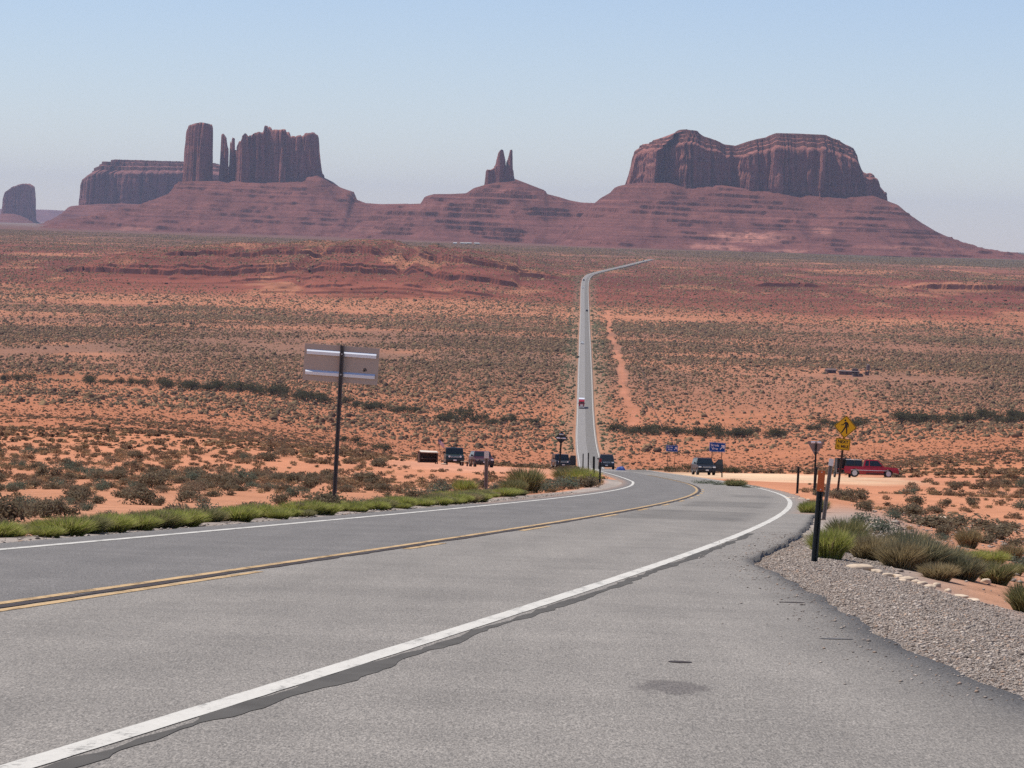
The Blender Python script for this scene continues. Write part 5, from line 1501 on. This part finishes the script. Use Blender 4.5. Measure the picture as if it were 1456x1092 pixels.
# red pickup with a bed cap, nose to the right
R, g = car('red_pickup', 'red pickup truck with a camper cap and an open tailgate hatch', 'pickup', PT['red'], L=5.6, W=2.0, hood=1.13, roof=1.84, belt=1.16, kind='pickup', gr=0.43, lamps=m_lamp)
y0, y1 = g['cb1'] + 0.10, g['r'] - 0.08
m = MB(); cabin(m, [(y0, g['bz'] - 0.01), (y0 + 0.03, 1.80), (y1 - 0.08, 1.80), (y1, g['bz'] - 0.01)], g['W'] - 0.09, 0.14)
cap = m.build('bed_cap', m_trim, R)
m = MB()
for s in (-1, 1): m.box(s * (g['W'] / 2 - 0.20), (y0 + y1) / 2, 1.79, 0.05, (y1 - y0) * 0.93, 0.05, bev=0.01)
m.box(0, (y0 + y1) / 2, 1.805, g['W'] - 0.5, (y1 - y0) * 0.9, 0.03, bev=0.01)
m.build('cap_roof', m_sw, R)
hx2 = lambda z: (g['W'] - 0.09) / 2 - 0.14 * (z - g['bz'] + 0.01) / (1.80 - g['bz'] + 0.01)
for s in (-1, 1):
    ymid = (y0 + y1) / 2 - 0.05
    for a, b_ in ((y0 + 0.10, ymid - 0.05), (ymid + 0.05, y1 - 0.10)):
        quad_panel('window', [(s * hx2(1.25), a, 1.25), (s * hx2(1.25), b_, 1.25), (s * hx2(1.70), b_, 1.70), (s * hx2(1.70), a, 1.70)], m_glass, cap, (s, 0, 0))
    m = MB(); m.box(s * (g['W'] / 2 + 0.012), 0.2, 0.74, 0.02, 3.9, 0.05, bev=0.006); m.build('trim_strip', m_chrome, R)
    m = MB(); m.box(s * (g['W'] / 2 + 0.05), -0.35, 0.40, 0.14, 1.9, 0.07, bev=0.02); m.build('running_board', m_trim, R)
m = MB(); m.box(0, g['r'] + 0.32, 0.80, 1.7, 0.62, 0.07, bev=0.02); m.build('tailgate', PT['red'], R)
m = MB(); m.box(0, y1 + 0.33, 1.84, 1.6, 0.72, 0.05, Euler((0.12, 0, 0)), bev=0.02); m.build('hatch', m_glass, R)
put(R, 1238.5, 366, math.radians(86) + 0.02)
# small dark trailer hitched behind it
T_ = empty('trailer', (0, 0, 0)); tag(T_, 'dark upright box trailer right behind the red pickup', 'trailer')
m = MB(); m.box(0, 0, 1.25, 1.5, 1.05, 1.55, bev=0.04); m.build('box', m_trim, T_)
for sx in (-1, 1):
    m = MB(); m.box(sx * 0.70, -0.53, 1.25, 0.05, 0.03, 1.5, bev=0.006); m.build('door_post', m_galv, T_)
    wheel(T_, sx * 0.78, 0.1, 0.30, 0.18)
m = MB(); m.box(0, 0, 0.44, 1.4, 1.3, 0.08); m.build('frame', m_galv, T_)
put(T_, 1197.5, 367, math.radians(5))

# red lorry far down the road
R = empty('semi_truck', (0, 0, 0)); tag(R, 'red lorry with a white top driving up the long straight road', 'truck')
m = MB(); m.box(0, 1.5, 1.75, 2.45, 2.2, 2.3, bev=0.10); m.box(0, 0.05, 1.35, 2.2, 1.5, 1.3, bev=0.14, taper=(0.92, 0.96)); m.build('cab', PT['truck'], R)
m = MB(); m.prism([(0.5, 2.9), (2.6, 2.9), (2.6, 3.75), (1.9, 3.75), (0.6, 3.2)], 'x', -1.2, 1.2); m.build('wind_deflector', PT['truck'], R)
m = MB(); m.box(0, 9.0, 2.45, 2.5, 12.0, 2.9, bev=0.04); m.build('cargo_box', PT['white'], R)
quad_panel('windshield', [(-1.05, 0.40, 2.02), (1.05, 0.40, 2.02), (1.05, 0.40, 2.75), (-1.05, 0.40, 2.75)], m_glass, R, (0, -1, 0))
m = MB(); m.box(0, -0.74, 1.35, 1.2, 0.08, 0.95, bev=0.03); m.build('grille', m_chrome, R)
m = MB(); m.box(0, -0.80, 0.60, 2.45, 0.22, 0.36, bev=0.05); m.build('bumper', m_chrome, R)
for sx in (-1, 1):
    m = MB(); m.box(sx * 0.92, -0.74, 1.05, 0.3, 0.1, 0.22, bev=0.03); m.build('headlight', m_lamp, R)
    m = MB(); m.box(sx * 1.42, 0.55, 2.2, 0.22, 0.12, 0.55, bev=0.03); m.box(sx * 1.27, 0.6, 2.3, 0.2, 0.04, 0.04); m.build('mirror', m_trim, R)
    m = MB(); m.tube((sx * 1.2, 2.7, 1.2), (sx * 1.2, 2.7, 3.9), 0.08); m.build('exhaust_stack', m_chrome, R)
    for wy in (0.2, 3.4, 4.6, 12.6, 13.8): wheel(R, sx * 1.02, wy, 0.5, 0.32)
on_lane(R, 1712, -1.85); R.scale = (1.12, 1.12, 1.12)

far0, _ = car('far_car', 'white car on the long straight road, beyond the red lorry', 'car', PT['white'], L=4.9, W=1.95, roof=1.7, group='cars on the long straight road')
on_lane(far0, 2440, -1.85)
def recolour(R, mat):
    for ch in R.children:
        if ch.name.startswith('body'):
            ch.data = ch.data.copy(); ch.data.materials[0] = mat
for Y, off, tw, mat, lab in ((3200, 1.9, False, PT['black'], 'dark car driving away in the right lane of the long straight road'), (3690, -1.85, True, PT['white'], 'white car just below the bend at the top of the straight road'),
                             (3890, -1.85, True, PT['black'], 'dark car at the foot of the far bend'), (5230, -1.8, True, PT['black'], 'dark car at the far end of the bend below the buttes')):
    c = copy_tree(far0); c['label'] = lab; on_lane(c, Y, off, tw); recolour(c, mat)

# ------------------------------------------------------------------ roadside stall, table, flag
m_wood = simple('sun_darkened_wood', (0.085, 0.048, 0.035), 0.85, var=0.35, scale=5)
m_pale = simple('pale_canvas', (0.62, 0.52, 0.42), 0.85, var=0.1, scale=4)
m_bench = simple('bleached_plank', (0.34, 0.26, 0.18), 0.85, var=0.2, scale=5)
Yb = 350
p = place(608, Yb)
R = empty('display_booth', p, (0, 0, 0.18)); tag(R, 'low dark wooden display booth with a pale top, left of the jeep', 'booth')
W_ = 1.75; Hb = 1.12
for sx in (-1, 1):
    for sy in (-0.5, 0.5):
        m = MB(); m.tube((sx * W_ / 2, sy, -0.1), (sx * W_ / 2 * 1.02, sy, Hb), 0.06, 0.05, n=8); m.build('post', m_wood, R)
    m = MB(); m.box(sx * W_ / 2 * 0.99, 0.0, Hb * 0.5, 0.05, 0.9, Hb * 0.75); m.build('side_panel', m_wood, R)
m = MB(); m.box(0, 0.48, Hb * 0.48, W_ * 0.96, 0.04, Hb * 0.9); m.build('back_panel', m_wood, R)
m = MB(); m.box(0, 0.0, Hb * 0.42, W_ * 0.94, 0.9, 0.05, bev=0.01); m.build('shelf', m_wood, R)
m = MB(); m.box(0.1, 0.0, Hb + 0.03, W_ * 1.0, 1.15, 0.06, Euler((0.08, 0.03, 0)), bev=0.02); m.build('canopy', m_pale, R)
m = MB(); m.box(0, -0.52, Hb - 0.04, W_ * 1.05, 0.06, 0.12, bev=0.01); m.build('beam', m_wood, R)

p = place(682, 338)
R = empty('display_table', p, (0, 0, 0.22)); tag(R, 'narrow table on long thin legs in front of the maroon car', 'table')
for sx, sy in ((-0.92, -0.3), (-0.72, 0.3), (0.62, 0.3), (0.92, -0.3)):
    m = MB(); m.tube((sx, sy, -0.08), (sx, sy, 0.72), 0.035, 0.03, n=8); m.build('leg', m_wood, R)
m = MB(); m.box(0, 0, 0.74, 2.0, 0.75, 0.05, bev=0.01); m.build('tabletop', m_wood, R)
m = MB(); m.box(0, 0.3, 0.28, 1.7, 0.05, 0.05); m.build('stretcher', m_wood, R)

p = place(660.5, 346)
R = empty('bench', p, (0, 0, 0.3)); tag(R, 'small plank bench between the jeep and the maroon car', 'bench')
m = MB(); m.box(0, 0, 0.46, 0.72, 0.34, 0.05, bev=0.01); m.build('seat', m_bench, R)
for sx in (-1, 1):
    m = MB(); m.box(sx * 0.27, 0, 0.19, 0.09, 0.28, 0.50); m.build('leg', m_wood, R)
o = bpy.data.objects.new('rock', RK[2]); COL.objects.link(o); o.location = place(631, 340) + Vector((0, 0, .05)); o.scale = (0.5, 0.35, 0.28)
tag(o, 'pale rock on the ground between display booth and bench', 'rock')

m_fr, m_fw, m_fb = simple('flag_red', (0.42, 0.02, 0.035), 0.8), simple('flag_white', (0.74, 0.73, 0.73), 0.8), simple('flag_blue', (0.02, 0.03, 0.16), 0.8)
p = place(627.5, 362)
R = empty('flag', p, (0, 0, 0)); tag(R, 'small striped flag drooping from a pole behind the display booth', 'flag')
Hf = at(621.5, 623.5, 362).z - p.z
m = MB(); m.tube((0.1, 0, -0.2), (-0.42, 0, Hf), 0.022, 0.016, n=8); m.build('pole', m_wood, R)
def fl(u, v):
    return (-0.40 + u * 0.66, 0.06 * math.sin(u * 7 + v), Hf - 0.03 - v * 0.46 - u * 0.50 + 0.03 * math.sin(u * 5))
n = 13
for k, (nm, mt) in enumerate((('red_stripe', m_fr), ('white_stripe', m_fw))):
    V, Fc = [], []
    for i in range(k, n, 2):
        for j in range(13):
            u = j / 12
            if u < 0.4 and i < 7 and False: continue
            V += [fl(u, i / n), fl(u, (i + 1) / n)]
        b0 = len(V) - 26
        Fc += [(b0 + 2 * j, b0 + 2 * j + 1, b0 + 2 * j + 3, b0 + 2 * j + 2) for j in range(12)]
    o = mesh_np('stripes', V, Fc, mt, parent=R)
V, Fc = [], []
for j in range(6):
    for i in range(8):
        q = fl(j / 12, i / 13); V.append((q[0], q[1] - 0.006, q[2]))
Fc = [(a * 8 + b_, a * 8 + b_ + 1, (a + 1) * 8 + b_ + 1, (a + 1) * 8 + b_) for a in range(5) for b_ in range(7)]
ct = mesh_np('canton', V, Fc, m_fb, parent=R)
m = MB()
for i in range(5):
    for j in range(6):
        q = fl((j + 0.5 + 0.0) / 14.5, (i + 0.6) / 9.5); m.tube((q[0], q[1] - 0.010, q[2]), (q[0], q[1] - 0.007, q[2]), 0.013, n=5)
m.build('stars', m_fw, ct)

m_tarp = simple('blue_tarp', (0.02, 0.055, 0.22), 0.6, var=0.2, scale=3)
V, nu, nv = [], 16, 12
for j in range(nv):
    for i in range(nu):
        u, v = i / (nu - 1) * 2 - 1, j / (nv - 1) * 2 - 1
        h = 0.62 * (1 - abs(u)**4) * (1 - abs(v)**4) + 0.05 * math.sin(5 * u + 3 * v) * (1 - u * u)
        V.append((u * 0.66, v * 0.5, h - 0.02))
tp_ = mesh_np('tarp_bundle', V, grid_faces(nv, nu), m_tarp, smooth=True)
tp_.location = place(882.5, 440); tag(tp_, 'bright blue tarp-covered bundle on the ground right of the oncoming black car', 'bundle')

# ------------------------------------------------------------------ homestead on the flat, right
m_adobe = simple('dusty_block_wall', (0.13, 0.085, 0.075), 0.9, var=0.2, scale=0.6)
m_tin = simple('dull_tin_roof', (0.16, 0.12, 0.11), 0.7, var=0.25, scale=0.7)
def house(name, px, Y, L, D, H, rot, label, wallm, roofm, ridge=0.8, group=None, cat='building'):
    R = empty(name, place(px, Y), (0, 0, rot)); tag(R, label, cat, group)
    m = MB(); m.box(0, 0, H / 2 - 0.3, L, D, H + 0.6); wl_ = m.build('wall', wallm, R)
    m = MB(); m.prism([(-D / 2 - 0.35, H - 0.02), (0, H + ridge), (D / 2 + 0.35, H - 0.02), (D / 2 + 0.35, H - 0.15), (-D / 2 - 0.35, H - 0.15)], 'x', -L / 2 - 0.3, L / 2 + 0.3); m.build('roof', roofm, R)
    m = MB(); m.box(-L * 0.12, -D / 2 - 0.03, 1.0, 1.0, 0.08, 2.05); m.build('door', m_trim, R)
    for fx in (-0.34, 0.2, 0.36):
        m = MB(); m.box(fx * L, -D / 2 - 0.03, 1.5, 1.1, 0.07, 1.0); m.build('window', m_glass, R)
    return R
Yh = 2080
R = house('shed', 1207, Yh, 11.5, 5, 2.2, -0.04, 'long low dark shed with a raised end on the flat at right', m_adobe, m_tin, 0.35)
m = MB(); m.box(3.6, 0.4, 2.6, 4.2, 3.6, 2.4, bev=0.15, taper=(0.8, 0.85)); m.build('raised_end', m_adobe, R)
R = house('shed', 1181, Yh + 15, 5.4, 4.5, 1.9, 0.2, 'small hump-roofed shed left of the long low one', m_adobe, m_adobe, 0.9)
R = house('shed', 1219, Yh - 25, 5.4, 4, 1.5, 0.05, 'flat low shed in front of the long one', m_tin, m_rust, 0.2)
R = empty('water_tank', place(1233, Yh), (0, 0, 0)); tag(R, 'dark water tank on a short stand beside the sheds', 'water tank')
for sx in (-1, 1):
    for sy in (-1, 1):
        m = MB(); m.tube((sx * 0.9, sy * 0.9, -0.3), (sx * 0.8, sy * 0.8, 3.0), 0.14, n=8); m.build('leg', m_rust, R)
m = MB(); m.box(-0.3, 0, 1.2, 2.0, 1.6, 2.4, bev=0.08); m.build('pump_house', m_adobe, R)
m = MB(); m.tube((0.35, 0, 3.0), (0.35, 0, 6.2), 1.1, 1.1, n=18); m.tube((0.35, 0, 6.2), (0.35, 0, 6.7), 1.1, 0.15, n=18); m.build('tank', m_tin, R)
# settlement at the foot of the spires
m_wh, m_rf = simple('white_wall', (0.75, 0.74, 0.72), 0.8), simple('pale_roof', (0.45, 0.47, 0.45), 0.7)
for i, (px, L, lab) in enumerate(((647, 7, 'white house, leftmost of the far settlement below the spires'), (659, 13, 'long pale building in the middle of the far settlement'), (667, 9, 'pale building right of the long one in the far settlement'), (678, 11, 'grey-roofed building at the right end of the far settlement'))):
    house('house', px, 7300 + 40 * i, L, 7, 2.7, 0.1 * i, lab, m_wh if i == 0 else m_bench, m_rf, 1.2, 'houses of the far settlement', 'house')

# roadside fences along the straight
m_fp = simple('fence_post_wood', (0.06, 0.045, 0.04), 0.9, var=0.3)
def fence(off, Y0, Y1, label, step):
    x0, y0 = float(XC(Y0)) + off, Y0
    R = empty('wire_fence', (x0, y0, hz1(x0, y0))); tag(R, label, 'fence')
    yv = np.arange(Y0, Y1, step); xv = XC(yv) + off + 0.4 * fbm(yv / 40, yv * 0, 2, 701); zv = hz(xv, yv)
    base = Vector(R.location)
    for x, y, z in zip(xv, yv, zv):
        m = MB(); m.tube((0, 0, -0.4), (0.03, 0, 1.35), 0.09, 0.075, n=6); o = m.build('fence_post', m_fp, R); o.location = Vector((x, y, z)) - base
    for h in (0.5, 0.9, 1.25):
        V, Fc = [], []
        for i, (x, y, z) in enumerate(zip(xv, yv, zv)):
            c = Vector((x, y, z + h)) - base
            V += [(c.x - .006, c.y, c.z - .006), (c.x + .006, c.y, c.z - .006), (c.x, c.y, c.z + .008)]
        for i in range(len(xv) - 1):
            for k in range(3): Fc.append((i * 3 + k, i * 3 + (k + 1) % 3, i * 3 + 3 + (k + 1) % 3, i * 3 + 3 + k))
        mesh_np('wire', V, Fc, m_galv, parent=R)
fence(-34, 1290, 2300, 'line of dark fence posts left of the long straight road', 12)
fence(33, 1290, 2700, 'line of dark fence posts right of the long straight road beside the dirt track', 15)

# ------------------------------------------------------------------ the air
m = MB(); m.box(0, 14900, 125, 140000, 31500, 500)
hb = m.build('haze', None or m_soil); hb.data.materials.clear()
hm = bpy.data.materials.new('haze'); hm.use_nodes = True
t = hm.node_tree
for nd in list(t.nodes):
    if nd.type != 'OUTPUT_MATERIAL': t.nodes.remove(nd)
pv_ = t.nodes.new('ShaderNodeVolumePrincipled')
pv_.inputs['Color'].default_value = (0.66, 0.71, 0.93, 1)
pv_.inputs['Density'].default_value = 2.5e-5
pv_.inputs['Anisotropy'].default_value = 0.0
t.links.new(pv_.outputs['Volume'], t.nodes['Material Output'].inputs['Volume'])
hb.data.materials.append(hm)
tag(hb, 'thin blue haze of the hot air over the valley', 'haze', kind='stuff')
